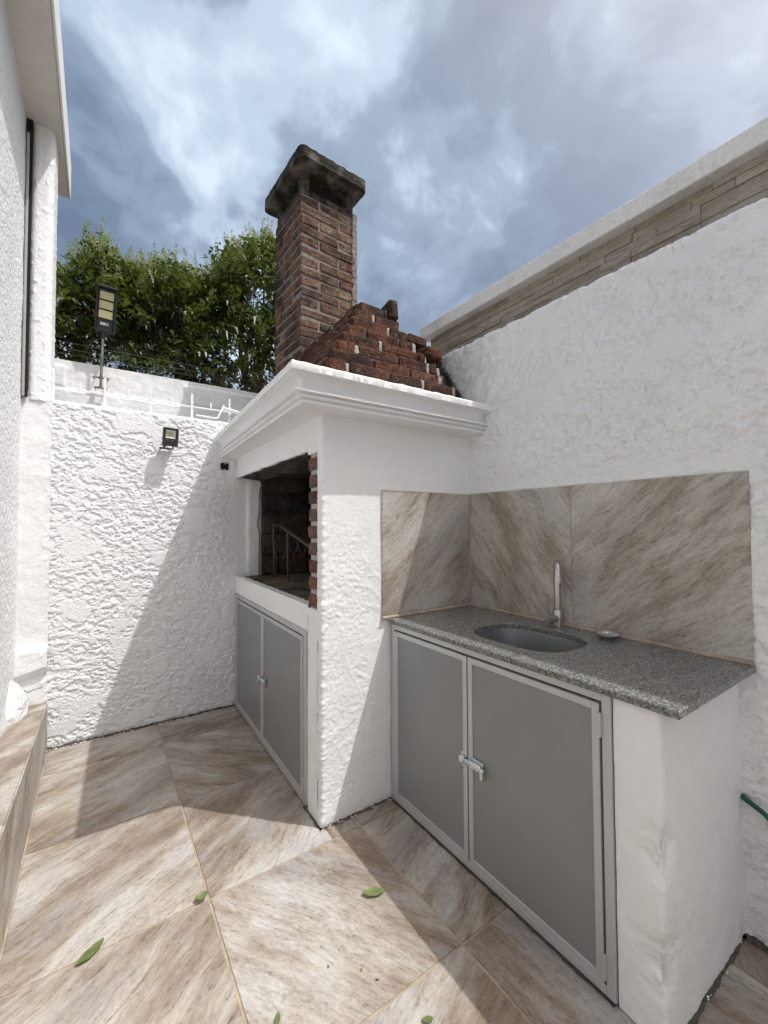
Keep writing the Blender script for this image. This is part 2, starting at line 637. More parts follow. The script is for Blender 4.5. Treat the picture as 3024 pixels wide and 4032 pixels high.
def brick_mat(name, stops, soot=0.0, moss=0.0, rough=0.92):
    ma, t, b = newmat(name, rough, 0, 0.2)
    co = objco(t)
    geo = t.nodes.new('ShaderNodeNewGeometry').outputs['Position']
    oi = t.nodes.new('ShaderNodeObjectInfo').outputs['Random']
    n = noise(t, geo, 9, 4, 0.6)
    f = mth(t, 'ADD', mth(t, 'MULTIPLY', oi, 0.75), mth(t, 'MULTIPLY', mth(t, 'SUBTRACT', n, 0.38), 1.0))
    c = ramp(t, f, stops)
    g = noise(t, geo, 55, 6, 0.72)
    c = mix(t, 1, c, ramp(t, g, [(0.34, 0.25), (0.48, 0.9), (0.64, 1.45)]), 'MULTIPLY')
    if soot:
        sm = ramp(t, noise(t, geo, 5.0, 6, 0.68), [(0.44, 0.0), (0.62, soot)])
        c = mix(t, sm, c, (0.025, 0.021, 0.018))
    if moss:
        mm = ramp(t, noise(t, vmth(t, 'ADD', geo, (4, 9, 2)), 16, 5, 0.7), [(0.60, 0.0), (0.70, moss)])
        c = mix(t, mm, c, (0.24, 0.20, 0.135))
    t.links.new(c, b.inputs['Base Color'])
    bump(t, b, mth(t, 'ADD', g, noise(t, geo, 22, 4, 0.6)), 1.0, 0.022)
    return ma


M['brick'] = brick_mat('weathered_brick', [(0.02, (0.095, 0.062, 0.048)), (0.25, (0.175, 0.098, 0.068)), (0.5, (0.22, 0.135, 0.092)), (0.72, (0.25, 0.115, 0.068)), (0.92, (0.28, 0.21, 0.14))], 0.78, 0.75)
M['redbrick'] = brick_mat('old_red_brick', [(0.05, (0.070, 0.038, 0.030)), (0.4, (0.135, 0.056, 0.037)), (0.75, (0.185, 0.074, 0.042)), (0.97, (0.16, 0.10, 0.068))], 0.88, 0.75)
M['jamb'] = brick_mat('jamb_brick', [(0.05, (0.16, 0.075, 0.052)), (0.45, (0.23, 0.15, 0.115)), (0.8, (0.28, 0.12, 0.07)), (0.97, (0.30, 0.20, 0.15))], 0.25, 0.3)
M['sootbrick'] = brick_mat('sooty_brick', [(0.05, (0.040, 0.037, 0.033)), (0.5, (0.095, 0.085, 0.074)), (0.9, (0.13, 0.075, 0.056))], 0.85, 0.4)
M['mortar'] = plain('old_mortar', (0.195, 0.178, 0.158), 0.95, 0, 0.35, 30, bs=0.6, bd=0.01)
M['palemortar'] = plain('pale_mortar', (0.40, 0.375, 0.335), 0.95, 0, 0.2, 50, bs=0.6)
M['hoodmortar'] = plain('reddish_mortar', (0.105, 0.068, 0.052), 0.95, 0, 0.5, 40, bs=0.8, bd=0.012)
M['darkmortar'] = plain('sooty_mortar', (0.055, 0.042, 0.036), 0.95, 0, 0.4, 30, bs=0.6, bd=0.01)


def concrete(name, a, bcol, scale=6, thr=(0.42, 0.6), bs=0.8, gmin=0.6):
    ma, t, b = newmat(name, 0.92, 0, 0.2)
    geo = t.nodes.new('ShaderNodeNewGeometry').outputs['Position']
    n = noise(t, geo, scale, 7, 0.66)
    g = noise(t, geo, 70, 5, 0.7)
    c = ramp(t, n, [(thr[0], a), (thr[1], bcol)])
    c = mix(t, 1, c, ramp(t, g, [(0.3, gmin), (0.55, 1.05)]), 'MULTIPLY')
    t.links.new(c, b.inputs['Base Color'])
    bump(t, b, mth(t, 'ADD', g, n), bs, 0.01)
    return ma


M['cap'] = concrete('lichen_concrete', (0.155, 0.14, 0.112), (0.030, 0.027, 0.023), 5, (0.40, 0.56))
M['hearth'] = concrete('hearth_concrete', (0.03, 0.025, 0.022), (0.17, 0.135, 0.105), 5, (0.36, 0.56))
M['coping'] = concrete('coping_concrete', (0.62, 0.61, 0.58), (0.76, 0.755, 0.735), 5, (0.34, 0.50), 0.22, 0.82)
M['timber'] = concrete('charred_underside', (0.022, 0.019, 0.017), (0.12, 0.105, 0.09), 9, (0.42, 0.62))
M['clad'] = stone_tile('wall_cladding', [(0.37, 0.325, 0.258), (0.325, 0.278, 0.212), (0.275, 0.23, 0.17), (0.41, 0.37, 0.305), (0.33, 0.305, 0.265)], 3)


def leaf_mat(name, a, bcol, trans=0.25):
    ma, t, b = newmat(name, 0.42, 0, 0.45)
    co = objco(t)
    n = noise(t, co, 3.2, 3, 0.6)
    n2 = noise(t, co, 40, 2, 0.5)
    c = ramp(t, mth(t, 'ADD', mth(t, 'MULTIPLY', n, .6), mth(t, 'MULTIPLY', n2, .4)), [(0.36, a), (0.62, bcol)])
    t.links.new(c, b.inputs['Base Color'])
    tr = t.nodes.new('ShaderNodeBsdfTranslucent')
    t.links.new(mix(t, 1, c, (1.5, 1.7, 0.6), 'MULTIPLY'), tr.inputs[0])
    ms = t.nodes.new('ShaderNodeMixShader')
    ms.inputs[0].default_value = trans
    t.links.new(b.outputs[0], ms.inputs[1])
    t.links.new(tr.outputs[0], ms.inputs[2])
    t.links.new(ms.outputs[0], t.nodes['Material Output'].inputs[0])
    return ma


M['leaf'] = leaf_mat('privet_leaf', (0.028, 0.046, 0.012), (0.105, 0.130, 0.034))
M['flower'] = leaf_mat('privet_flower', (0.20, 0.22, 0.11), (0.34, 0.35, 0.20), 0.3)
M['fallen'] = leaf_mat('fallen_leaf_green', (0.10, 0.135, 0.040), (0.19, 0.225, 0.085), 0.15)
M['drybits'] = plain('dry_seed', (0.035, 0.02, 0.014), 0.8)

# ================================================================== GROUND AND PATIO
g = MB()
g.add([(-400, -400, -0.06), (400, -400, -0.06), (400, 400, -0.06), (-400, 400, -0.06)], [(0, 1, 2, 3)])
gr = g.build('ground', M['earth'])
gr['kind'] = 'structure'

patio = MB()
patio.box((-0.46, -12, -0.05), (1.845, 3.44, -0.004))
patio = patio.build('patio_floor', M['grout'])
patio['kind'] = 'structure'


def frame_tile(name, parent, O, ux, uy, w, h, th, ang, mat, ch=0.0015, shape=None):
    """tile spanned from O along ux (w) and uy (h); texture frame turned by ang"""
    ux, uy = Vector(ux).normalized(), Vector(uy).normalized()
    un = ux.cross(uy)
    ctr = Vector(O) + ux * w / 2 + uy * h / 2 - un * th / 2
    ca, sa = math.cos(ang), math.sin(ang)
    lx, ly = ux * ca + uy * sa, -ux * sa + uy * ca
    vs, fs = cham_box(w, h, th, ch)
    loc = []
    for p in vs:
        loc.append((p[0] * ca + p[1] * sa, -p[0] * sa + p[1] * ca, p[2]))
    me = bpy.data.meshes.new(name)
    me.from_pydata(loc, [], fs)
    me.update()
    me.materials.append(mat)
    o = bpy.data.objects.new(name, me)
    COL.objects.link(o)
    mw = Matrix.Identity(4)
    for i in range(3):
        mw[i][0], mw[i][1], mw[i][2] = lx[i], ly[i], un[i]
    mw.translation = ctr
    if parent is not None:
        o.parent = parent
        o.matrix_parent_inverse = Matrix.Translation(-WORLD.get(parent.name, Vector()))
    o.matrix_basis = mw
    return o


XS = [-0.30, 0.362, 1.022, 1.684, 1.84]
YS = [-2.94, -2.275, -1.61, -0.945, -0.28, 0.385, 1.042, 1.703, 2.37, 3.052, 3.375]
XL = -0.244
ANG = {(0, 7): 28, (0, 8): 27, (1, 7): 36, (1, 6): -60, (0, 6): 38, (1, 8): -45, (2, 6): 22, (1, 5): 18, (2, 5): -80, (0, 9): 20, (1, 9): 15,
       (1, 4): -50, (0, 5): -52, (0, 4): 30}
GJ = 0.0045
for i in range(4):
    for j in range(len(YS) - 1):
        x0, x1, y0, y1 = XS[i], XS[i + 1], YS[j], YS[j + 1]
        x0 = max(x0, XL)
        segs = [(x0, x1, y0, y1)]
        if j >= 7 and i >= 2:
            continue
        if j == 7 and i == 1:
            segs = [(x0, x1 - 0.14, y0, y1)]
        for (a0, a1, b0, b1) in segs:
            an = ANG.get((i, j), random.choice([30, -60]) + random.uniform(-8, 8))
            frame_tile('tile', patio, (a0 + GJ, b0 + GJ, 0.0), (1, 0, 0), (0, 1, 0), a1 - a0 - 2 * GJ, b1 - b0 - 2 * GJ, 0.012, R(an), M['tile'])
# narrow cut pieces in front of the pillar
frame_tile('tile', patio, (0.882 + GJ, 1.703 + GJ, 0), (1, 0, 0), (0, 1, 0), 0.145 - GJ, 0.094, 0.012, R(70), M['tile'])
frame_tile('tile', patio, (1.030 + GJ, 1.703 + GJ, 0), (1, 0, 0), (0, 1, 0), 0.23, 0.094, 0.012, R(20), M['tile'])


def ragged_strip(name, pts, w, parent, mat, z=0.0025, seed=1, step=0.012):
    """dark uneven joint where plaster meets paving"""
    rnd = random.Random(seed)
    vs, fs = [], []
    for k in range(len(pts) - 1):
        a, b = Vector((*pts[k], z)), Vector((*pts[k + 1], z))
        d = (b - a)
        n = max(2, int(d.length / step))
        nr = Vector((-d.y, d.x, 0)).normalized()
        base = len(vs)
        for i in range(n + 1):
            p = a + d * i / n
            ph = (i * step * 40 + seed * 3.1)
            ww = w * (0.85 + 0.35 * math.sin(ph) + 0.25 * math.sin(2.7 * ph + 1) + 0.25 * (rnd.random() - .5))
            vs += [p - nr * 0.03, p + nr * ww]
        for i in range(n):
            q = base + 2 * i
            fs.append((q, q + 2, q + 3, q + 1))
    return mesh_obj(name, vs, fs, mat, parent)


ragged_strip('dirt_joint', [(0.90, 3.372), (-0.25, 3.372)], 0.012, patio, M['dirt'], seed=2)
ragged_strip('dirt_joint', [(1.25, 1.782), (0.858, 1.782)], 0.013, patio, M['dirt'], seed=3)
ragged_strip('dirt_joint', [(0.863, 1.78), (0.863, 1.98)], 0.010, patio, M['dirt'], seed=4)
ragged_strip('dirt_joint', [(1.83, 0.516), (1.26, 0.516)], 0.007, patio, M['dirt'], seed=5)
ragged_strip('dirt_joint', [(1.84, 0.52), (1.84, -0.5)], 0.010, patio, M['dirt'], seed=6)
ragged_strip('dirt_joint', [(1.252, 0.66), (1.252, 1.77)], 0.006, patio, M['dirt'], seed=7)


def flakes(pts, nrm, n, seed):
    """crumbs of white paint along the foot of a wall"""
    rnd = random.Random(seed)
    k = MB()
    a, b = Vector((*pts[0], 0)), Vector((*pts[1], 0))
    nv = Vector((*nrm, 0))
    for i in range(n):
        t = rnd.random()
        if fbm(np.array([t * 9.0 + seed]), np.array([0.3]), 1, 7, 2)[0] < -0.05:
            continue
        c = a.lerp(b, t) + nv * rnd.uniform(-.004, .011)
        r = rnd.uniform(.0015, .0042)
        h = rnd.uniform(.001, .004)
        m_ = 5
        vs = [c + Vector((math.cos(6.283 * q / m_ + t * 9) * r * rnd.uniform(.7, 1.6), math.sin(6.283 * q / m_ + t * 9) * r * rnd.uniform(.6, 1.2), .0028)) for q in range(m_)]
        vs.append(c + Vector((0, 0, .003 + h)))
        k.add(vs, [(q, (q + 1) % m_, m_) for q in range(m_)])
    o = k.build('paint_crumbs', M['plaster'], patio)
    o['kind'] = 'stuff'


flakes([(-0.25, 3.368), (0.90, 3.368)], (0, -1), 170, 1)
flakes([(0.862, 1.781), (1.25, 1.781)], (0, -1), 45, 2)
flakes([(1.30, 0.518), (1.83, 0.518)], (0, -1), 14, 3)


# ================================================================== BACK WALL
def wall_profile(path2, along, frame, hfun, name, mat, parent, step=0.006, flip=False):
    """path2: polyline in (n, z); frame(u, n, z) -> xyz; n grows away from the wall's visible side"""
    pts, nr, s = path_resample(path2, step)
    U, S = np.meshgrid(along, s, indexing='ij')
    H = hfun(U, S)
    n = pts[None, :, 0] + nr[None, :, 0] * H
    z = pts[None, :, 1] + nr[None, :, 1] * H
    P = frame(U, n, z)
    return grid_obj(name, P, mat, parent, flip)


def ax(*segs):
    out = []
    for a, b, st in segs:
        out.append(np.arange(a, b, st))
    out.append([segs[-1][1]])
    return np.concatenate(out)


back = thing('garden_wall', 'low white roughcast back wall carrying the small black floodlight', 'wall', (0.3, 3.44, 0))
YB = 3.385
bpath = rounded([(0, 0.006), (0, 2.205), (0.13, 2.215), (0.13, 2.10)], [0.02, 0.02])
# here n = +depth (into wall) so outward is -n: travel upward has left normal (-1,0): outward
wall_profile(bpath, ax((-0.262, 1.10, 0.0046)), lambda u, n, z: np.stack([u, YB + n, z], -1),
             lambda u, s: stucco(u, s, 11, 0.0082, 33, -0.25, 1.35, -0.02) * (1 - 0.75 * sstep(0.80, 0.86, u) * sstep(0.95, 1.05, s)) - 0.012 * np.exp(-s / 0.012) * (0.5 + fbm(u, s * 0 + 3, 30, 5, 3)),
             'wall_face', M['stucco'], back, 0.0046)
k = MB()
k.box((-0.45, YB + 0.02, -0.03), (2.2, YB + 0.125, 2.195))
k.build('wall_core', M['stucco'], back)


# plastered pilaster strip at the left end
def pil_path():
    return [(0.0, 0.25), (0.0, 0.485), (-0.012, 0.492), (-0.035, 0.530), (-0.036, 0.625), (-0.025, 0.648), (0.0, 0.655), (0.0, 1.2), (0.0, 2.235), (0.10, 2.24)]


def pil_h(u, s):
    edge = sstep(-0.315, -0.25, u)
    h = 0.004 * fbm(u, s, 9, 71, 4) + 0.009 * np.clip(fbm(u, s, 26, 77, 3, 0.6), 0, 1) * edge
    return h


wall_profile(pil_path(), ax((-0.44, -0.252, 0.006)), lambda u, n, z: np.stack([u, YB - 0.006 + n, z + (u + 0.25) * 0.25 * np.where(z < 0.6, 1, 0) * np.where(z > .4, 1, 0)], -1), pil_h, 'pilaster', M['plaster'], back, 0.007)

# lump of plaster at the foot of the corner
lp = []
th = np.linspace(0, 1, 46)
ph = np.linspace(-0.5 * np.pi, 0.5 * np.pi, 24)
T, PH = np.meshgrid(th, ph, indexing='ij')
prof = 0.090 * (1 - np.clip((T - 0.42) / 0.58, 0, 1) ** 1.35) * (1 + 0.06 * np.sin(9 * T))
X = -0.425 + prof * np.abs(np.cos(PH)) ** 0.45
Yv = 3.215 + np.sign(PH) * np.abs(np.sin(PH)) ** 0.6 * 0.155 * np.clip(prof / 0.088, 0, 1)
Zv = 0.28 + T * 0.25
nz = 0.012 * fbm(PH * 0.3, T, 9, 91, 4)
grid_obj('plaster_lump', np.stack([X + nz * np.cos(PH), Yv + nz * np.sin(PH), Zv], -1), M['grainy'], back, True)

# black blocks painting the shade of a broken hole beside the lintel
k = MB()
for (x0, z0, x1, z1) in ((0.778, 1.832, 0.806, 1.884), (0.802, 1.838, 0.818, 1.870), (0.814, 1.829, 0.834, 1.882)):
    k.box((x0, 3.364, z0), (x1, 3.40, z1), 0.003)
k.build('hole_shade_block', M['dark'], back)

# ================================================================== LEFT HOUSE
house = thing('house', 'white house wall at the left edge with deep eave and pier', 'house', (-0.45, 2.4, 0))
XW = -0.405
us = ax((-9.0, 2.3, 0.08), (2.3, 3.42, 0.0075))
vs_ = ax((0.2, 4.02, 0.0075))
U_, V_ = np.meshgrid(us, vs_, indexing='ij')
H_ = 0.0045 * fbm(U_, V_, 34, 31, 3, 0.7) + 0.004 * fbm(U_, V_, 3, 35, 2) + 0.012 * np.exp(-((V_ - 0.31) / 0.06) ** 2)
grid_obj('house_wall', np.stack([XW + H_, U_, V_], -1), M['grainy'], house)
k = MB()
k.box((-3.4, -9.0, -0.05), (XW - 0.02, 3.55, 4.25))
k.build('house_body', M['plaster'], house)
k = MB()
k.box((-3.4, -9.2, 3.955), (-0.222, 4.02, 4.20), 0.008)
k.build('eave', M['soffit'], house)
k = MB()
k.box((-0.2218, -9.2, 3.948), (-0.212, 4.025, 4.22), 0.002)
k.build('fascia', M['plaster'], house)
# round-cornered pier standing on the wall end
cp = rounded([(-0.383, 3.62), (-0.383, 3.40), (-0.262, 3.40), (-0.262, 3.62)], 0.045, 8)
cp = [(a, b - 0.03) for a, b in cp]
pts, nr, s = path_resample(cp, 0.006)
zz_ = ax((2.19, 3.98, 0.008))
Z_, S_ = np.meshgrid(zz_, s, indexing='ij')
bl = np.clip(fbm(S_ * 1.3, Z_, 28, 41, 3, 0.5) - 0.22, 0, 1) * 0.016 + 0.002 * fbm(S_, Z_, 8, 44, 3)
grid_obj('pier', np.stack([pts[None, :, 0] - nr[None, :, 0] * bl * 1, pts[None, :, 1] - nr[None, :, 1] * bl, Z_], -1), M['plaster'], house, True)
k = MB()
k.tube([(-0.394, 3.35, 2.20), (-0.394, 3.35, 3.86)], 0.0085, 10)
k.build('downpipe', M['pipe_grey'], house, auto=40)
k = MB()
k.box((-0.403, 3.352, 2.20), (-0.372, 3.37, 3.955))
k.build('gap', M['dark'], house)  # black strip painting the shade between pier and house wall

# ================================================================== TILED PLINTH (left)
plinth = thing('tiled_plinth', 'low tiled bench running along the left house wall', 'plinth', (-0.35, 1.5, 0))


def ztop(y):
    return 0.300 + (3.36 - y) * 0.0634


k = MB()
k.add([(XW - .03, -2.5, -.03), (-0.256, -2.5, -.03), (-0.256, 3.375, -.03), (XW - .03, 3.375, -.03),
       (XW - .03, -2.5, ztop(-2.5) - .012), (-0.256, -2.5, ztop(-2.5) - .012), (-0.256, 3.375, ztop(3.375) - .012), (XW - .03, 3.375, ztop(3.375) - .012)],
      [(0, 3, 2, 1), (4, 5, 6, 7), (0, 1, 5, 4), (1, 2, 6, 5), (2, 3, 7, 6), (3, 0, 4, 7)])
k.build('plinth_core', M['grout'], plinth)
ye = [3.372, 3.24, 2.58, 1.92, 1.26, 0.6, -0.06, -0.72]
sl = Vector((0, 1, -0.0634)).normalized()
for a, b in zip(ye[:-1], ye[1:]):
    L = (a - b) / sl.y
    frame_tile('tile', plinth, (XW - 0.01, b + 0.002, ztop(b) + 0.0005), (1, 0, 0), tuple(sl), 0.164, L - 0.004, 0.011, R(60 + random.uniform(-10, 10)), M['tile'])
    # side tile, top edge follows the slope
    ang = R(28 + random.uniform(-8, 8))
    ca, sa = math.cos(ang), math.sin(ang)
    o0 = Vector((-0.2465, (a + b) / 2, 0.18))
    q4 = [(b + .0015, 0.001), (a - .0015, 0.001), (a - .0015, ztop(a) - .006), (b + .0015, ztop(b) - .006)]
    loc = [(y - o0.y, z - o0.z, d) for d in (0.0, -0.011) for y, z in q4]
    loc = [(x * ca + y * sa, -x * sa + y * ca, d) for x, y, d in loc]
    o = mesh_obj('tile', loc, [(0, 1, 2, 3), (7, 6, 5, 4), (0, 4, 5, 1), (1, 5, 6, 2), (2, 6, 7, 3), (3, 7, 4, 0)], M['walltile'], plinth)
    lx, ly = Vector((0, ca, sa)), Vector((0, -sa, ca))
    mw = Matrix.Identity(4)
    for i in range(3):
        mw[i][0], mw[i][1], mw[i][2] = lx[i], ly[i], (1, 0, 0)[i]
    mw.translation = o0
    o.matrix_basis = mw

# ================================================================== RIGHT WALL
right = thing('boundary_wall', 'tall white roughcast wall behind the sink with tile splashback', 'wall', (1.9, 0.5, 0))
XR = 1.848


def rh(u, s):
    h = stucco(u, s, 23, 0.0112, 27, -0.42, 1.5, -0.01)
    sm = sstep(1.56, 1.60, s) * (1 - sstep(1.62, 1.70, s)) * sstep(0.42, 0.46, u)
    inside = sstep(0.925, 0.935, s) * (1 - sstep(1.572, 1.578, s)) * sstep(0.474, 0.48, u) * (1 - sstep(1.775, 1.79, u))
    return h * (1 - 0.6 * sm) * (1 - inside) - 0.006 * inside


rpath = rounded([(0, 0.004), (0, 2.50), (0.075, 2.515)], [0.02])
# u = -y so that travel gives outward normal towards -x
wall_profile(rpath, ax((-3.4, -2.75, 0.05), (-2.75, -0.25, 0.0062), (-0.25, 9.0, 0.06)), lambda u, n, z: np.stack([XR + n, -u, z], -1),
             lambda u, s: rh(-u, s), 'wall_face', M['stucco'], right, 0.0062)
k = MB()
k.box((XR + 0.02, -9.0, -0.03), (XR + 0.07, 3.4, 2.495))
k.build('wall_core', M['stucco'], right)
# splashback tiles on the right wall
frame_tile('tile', right, (1.838, 1.776, 0.930), (0, -1, 0), (0, 0, 1), 0.644, 0.649, 0.012, R(-52), M['walltile'])
frame_tile('tile', right, (1.838, 1.128, 0.930), (0, -1, 0), (0, 0, 1), 0.655, 0.649, 0.012, R(38), M['walltile'])
k = MB()
k.box((1.840, 0.474, 0.919), (1.852, 1.777, 1.578))
k.build('tile_bed', M['grout'], right)
k = MB()
k.tube([(1.836, 1.776, 0.921), (1.836, 0.474, 0.921)], 0.009, 8)
k.build('sealant_bead', M['grout'], right, auto=40)

# ================================================================== NEIGHBOUR WALL
nb = thing('neighbour_wall', 'stone clad wall with concrete coping above the right white wall', 'wall', (2.0, 0.5, 0))
k = MB()
k.box((2.048, -3.0, 0), (2.24, 2.335, 2.785))
k.build('wall_core', M['grout'], nb)
# coping: sagging hand-cast concrete
ys = np.linspace(-3.0, 2.380, 150)
cpth = rounded([(0.11, 2.779), (0.0, 2.771), (0.0, 2.858), (0.32, 2.88)], [0.008, 0.008])
pts, nr, s = path_resample(cpth, 0.014)
Yg, Sg = np.meshgrid(ys, s, indexing='ij')
sag = 0.004 * fbm(Yg, Yg * 0, 1.5, 3, 3) + 0.0025 * fbm(Yg, Sg, 9, 8, 3)
P = np.stack([1.960 + pts[None, :, 0] - nr[None, :, 0] * 0 + sag, Yg, pts[None, :, 1] + sag], -1)
cop = grid_obj('coping', P, M['coping'], nb, True)
k = MB()
k.box((1.963, 2.30, 2.776), (2.28, 2.380, 2.856), 0.006)
k.build('coping_end', M['coping'], nb)
rnd = random.Random(5)
for r_ in range(8):
    hgt_ = 0.0365
    zt = 2.783 - r_ * hgt_
    a = 2.342
    while a > -0.3:
        L = rnd.uniform(.13, .42)
        dx = rnd.uniform(0, .009)
        frame_tile('stone_strip', nb, (2.036 - dx, a - .0006, zt - hgt_ + .0005), (0, -1, 0), (0, 0, 1), L - .0012, hgt_ - .001, 0.02, R(rnd.uniform(-5, 5)), M['clad'], 0.0025)
        a -= L
k = MB()
k.tube([(2.05, 2.335, 2.60), (2.0, 2.51, 2.632)], 0.005, 6)
tag(k.build('metal_rod', M['iron']), 'thin dark rod sticking out from the end of the stone clad wall', 'rod')

# ================================================================== BARBECUE
bbq = thing('barbecue', 'white plastered masonry barbecue with open firebox and grey cabinet doors below', 'barbecue', (1.3, 2.5, 0))


def LX(y, out=0.0):
    return 0.865 + 0.0189 * (y - 1.785) - out


def LF(p):      # (out, y, z) measured from the slightly turned left face
    return Vector((LX(p[1], p[0]), p[1], p[2]))


# pillar: plaster wrapped round the corner
pp = rounded([(0.8658, 1.831), (0.865, 1.785), (1.852, 1.785)], 0.014, 4)
pp = [pp[0]] + pp[1:]
pts, nr, s = path_resample(pp, 0.006)
zs = ax((0.004, 1.935, 0.006))
Z_, S_ = np.meshgrid(zs, s, indexing='ij')
xq = pts[None, :, 0] + 0 * Z_
rough_low = 1 - sstep(1.30, 1.50, Z_ + 0.06 * fbm(xq, Z_, 5, 3, 2))
Hh = 0.0030 * fbm(xq, Z_, 4, 61, 3) * (0.4 + rough_low)
Hh += 0.0032 * fbm(xq, Z_, 55, 66, 3, 0.75) * (0.12 + 0.88 * rough_low) * (1 - 0.7 * sstep(1.08, 1.16, xq))
crk = fbm(xq + .03 * fbm(xq, Z_, 11, 3, 3), Z_ * 1.6, 7, 62, 4, 0.55, True)
Hh += 0.0016 * sstep(0.50, 0.58, crk) * rough_low * sstep(-0.05, 0.2, fbm(xq, Z_, 4, 65, 2))
blotch = np.clip(fbm(xq, Z_, 18, 68, 4, 0.6) - 0.22, 0, 1)
Hh += 0.012 * blotch * rough_low * np.exp(-((Z_ - 0.92) / 0.14) ** 2)
cornerness = np.exp(-((xq - 0.868) / 0.018) ** 2) * (pts[None, :, 1] < 1.80)
Hh += 0.012 * np.clip(fbm(xq * 0, Z_, 24, 64, 4, 0.6), -0.1, 1) * cornerness * (1 - sstep(1.62, 1.72, Z_))
Hh -= 0.010 * np.exp(-Z_ / 0.012) * (0.5 + fbm(xq, Z_ * 0, 40, 5, 2))
# outward is to the right of travel here
grid_obj('pillar', np.stack([pts[None, :, 0] - nr[None, :, 0] * -Hh * -1, pts[None, :, 1] - nr[None, :, 1] * Hh, Z_], -1), M['plaster'], bbq, True)
k = MB()
k.box((-0.10, 1.80, 0.0), (-0.01, 1.945, 0.992), 0.003, LF)
k.box((-0.10, 1.815, 1.752), (0.0, 1.949, 1.94), 0.002, LF)
k.box((0.90, 1.80, 0.0), (1.84, 1.93, 1.93))
k.build('pillar_core', M['plaster'], bbq)
# left plaster strip beside the cabinet, slightly bulging
y_ = np.linspace(1.828, 1.962, 24)
z_ = ax((0.003, 0.99, 0.008))
Yg, Zg = np.meshgrid(y_, z_, indexing='ij')
Hg = 0.004 * fbm(Yg, Zg, 6, 51, 4) - 0.012 * sstep(1.945, 1.963, Yg) + 0.006 * (1 - sstep(0.84, 0.86, Zg)) * np.sin(Zg * 9) ** 2 * 0.4
grid_obj('plaster_strip', np.stack([LX(Yg) - 0.000 - Hg, Yg, Zg], -1), M['plaster'], bbq, True)


# sill band under the firebox and lintel above
def face_band(name, y0, y1, z0, z1, seed, ragged_top=False, ragged_bot=False):
    y_ = np.arange(y0, y1 + .001, 0.008)
    path = rounded([(0.02, z0 + .001), (0, z0), (0, z1), (0.05, z1 + .001)], 0.006, 3)
    pts, nr, s = path_resample(path, 0.007)
    Yg, Sg = np.meshgrid(y_, s, indexing='ij')
    Hg = 0.0022 * fbm(Yg, Sg, 7, seed, 4)
    zp = pts[None, :, 1] + 0 * Yg
    if ragged_top:
        zp = zp + (zp > (z0 + z1) / 2) * 0.011 * fbm(Yg, Yg * 0, 13, seed + 5, 4, 0.6)
    if ragged_bot:
        zp = zp + (zp < (z0 + z1) / 2) * 0.012 * fbm(Yg, Yg * 0, 9, seed + 6, 4, 0.6)
    P = np.stack([LX(Yg) + pts[None, :, 0] - Hg, Yg, zp], -1)
    grid_obj(name, P, M['plaster'], bbq, True)
    return P


face_band('sill', 1.945, 3.382, 0.868, 0.998, 55, ragged_top=True)
face_band('lintel', 1.945, 3.382, 1.772, 1.935, 58, ragged_bot=True)
k = MB()
k.box((-0.03, 1.84, 0.86), (-0.12, 3.38, 0.985), 0, LF)
k.build('sill_core', M['mortar'], bbq)
k = MB()
k.box((-0.02, 1.94, 1.80), (-0.85, 3.38, 1.925), 0, LF)
k.build('lintel_core', M['timber'], bbq)
# charred underside of the lintel, dropping towards the inside
y_ = np.linspace(1.94, 3.36, 120)
t_ = np.linspace(0, 1, 14)
Yg, Tg = np.meshgrid(y_, t_, indexing='ij')
Zg = 1.778 - 0.028 * Tg + 0.012 * fbm(Yg * 0.5, Tg * 0.2, 14, 81, 4, 0.6)
grid_obj('lintel_underside', np.stack([LX(Yg) + 0.012 + 0.17 * Tg, Yg, Zg], -1), M['timber'], bbq, False)
# jamb bricks standing proud in the opening's near side
rnd = random.Random(9)
zb = 0.996
jb = 0
while zb < 1.745:
    hgt = 0.066
    vs, fs = cham_box(0.10, 0.108 + rnd.uniform(-.005, .006), hgt - 0.004, 0.006)
    vs = [(p[0] + rnd.uniform(-.003, .003), p[1] + rnd.uniform(-.004, .004), p[2] + rnd.uniform(-.003, .003)) for p in vs]
    yc = 1.888 + rnd.uniform(-.004, .004)
    mesh_obj('brick', vs, fs, M['jamb'], bbq, loc=(LX(yc) + 0.052, yc, zb + hgt / 2))
    zb += hgt + 0.018
    jb += 1
k = MB()
k.box((-0.012, 1.835, 0.99), (-0.10, 1.938, 1.76), 0.004, LF)
k.build('jamb_mortar', M['palemortar'], bbq)
# drips of white paint on jamb edge
k = MB()
for z in np.arange(1.0, 1.74, 0.021):
    w = 0.004 + 0.007 * rnd.random()
    k.box((-0.014, 1.829, z), (-0.001 - rnd.random() * .004, 1.834 + w, z + 0.010 + rnd.random() * .014), 0.003, LF)
k.build('paint_edge', M['plaster'], bbq)
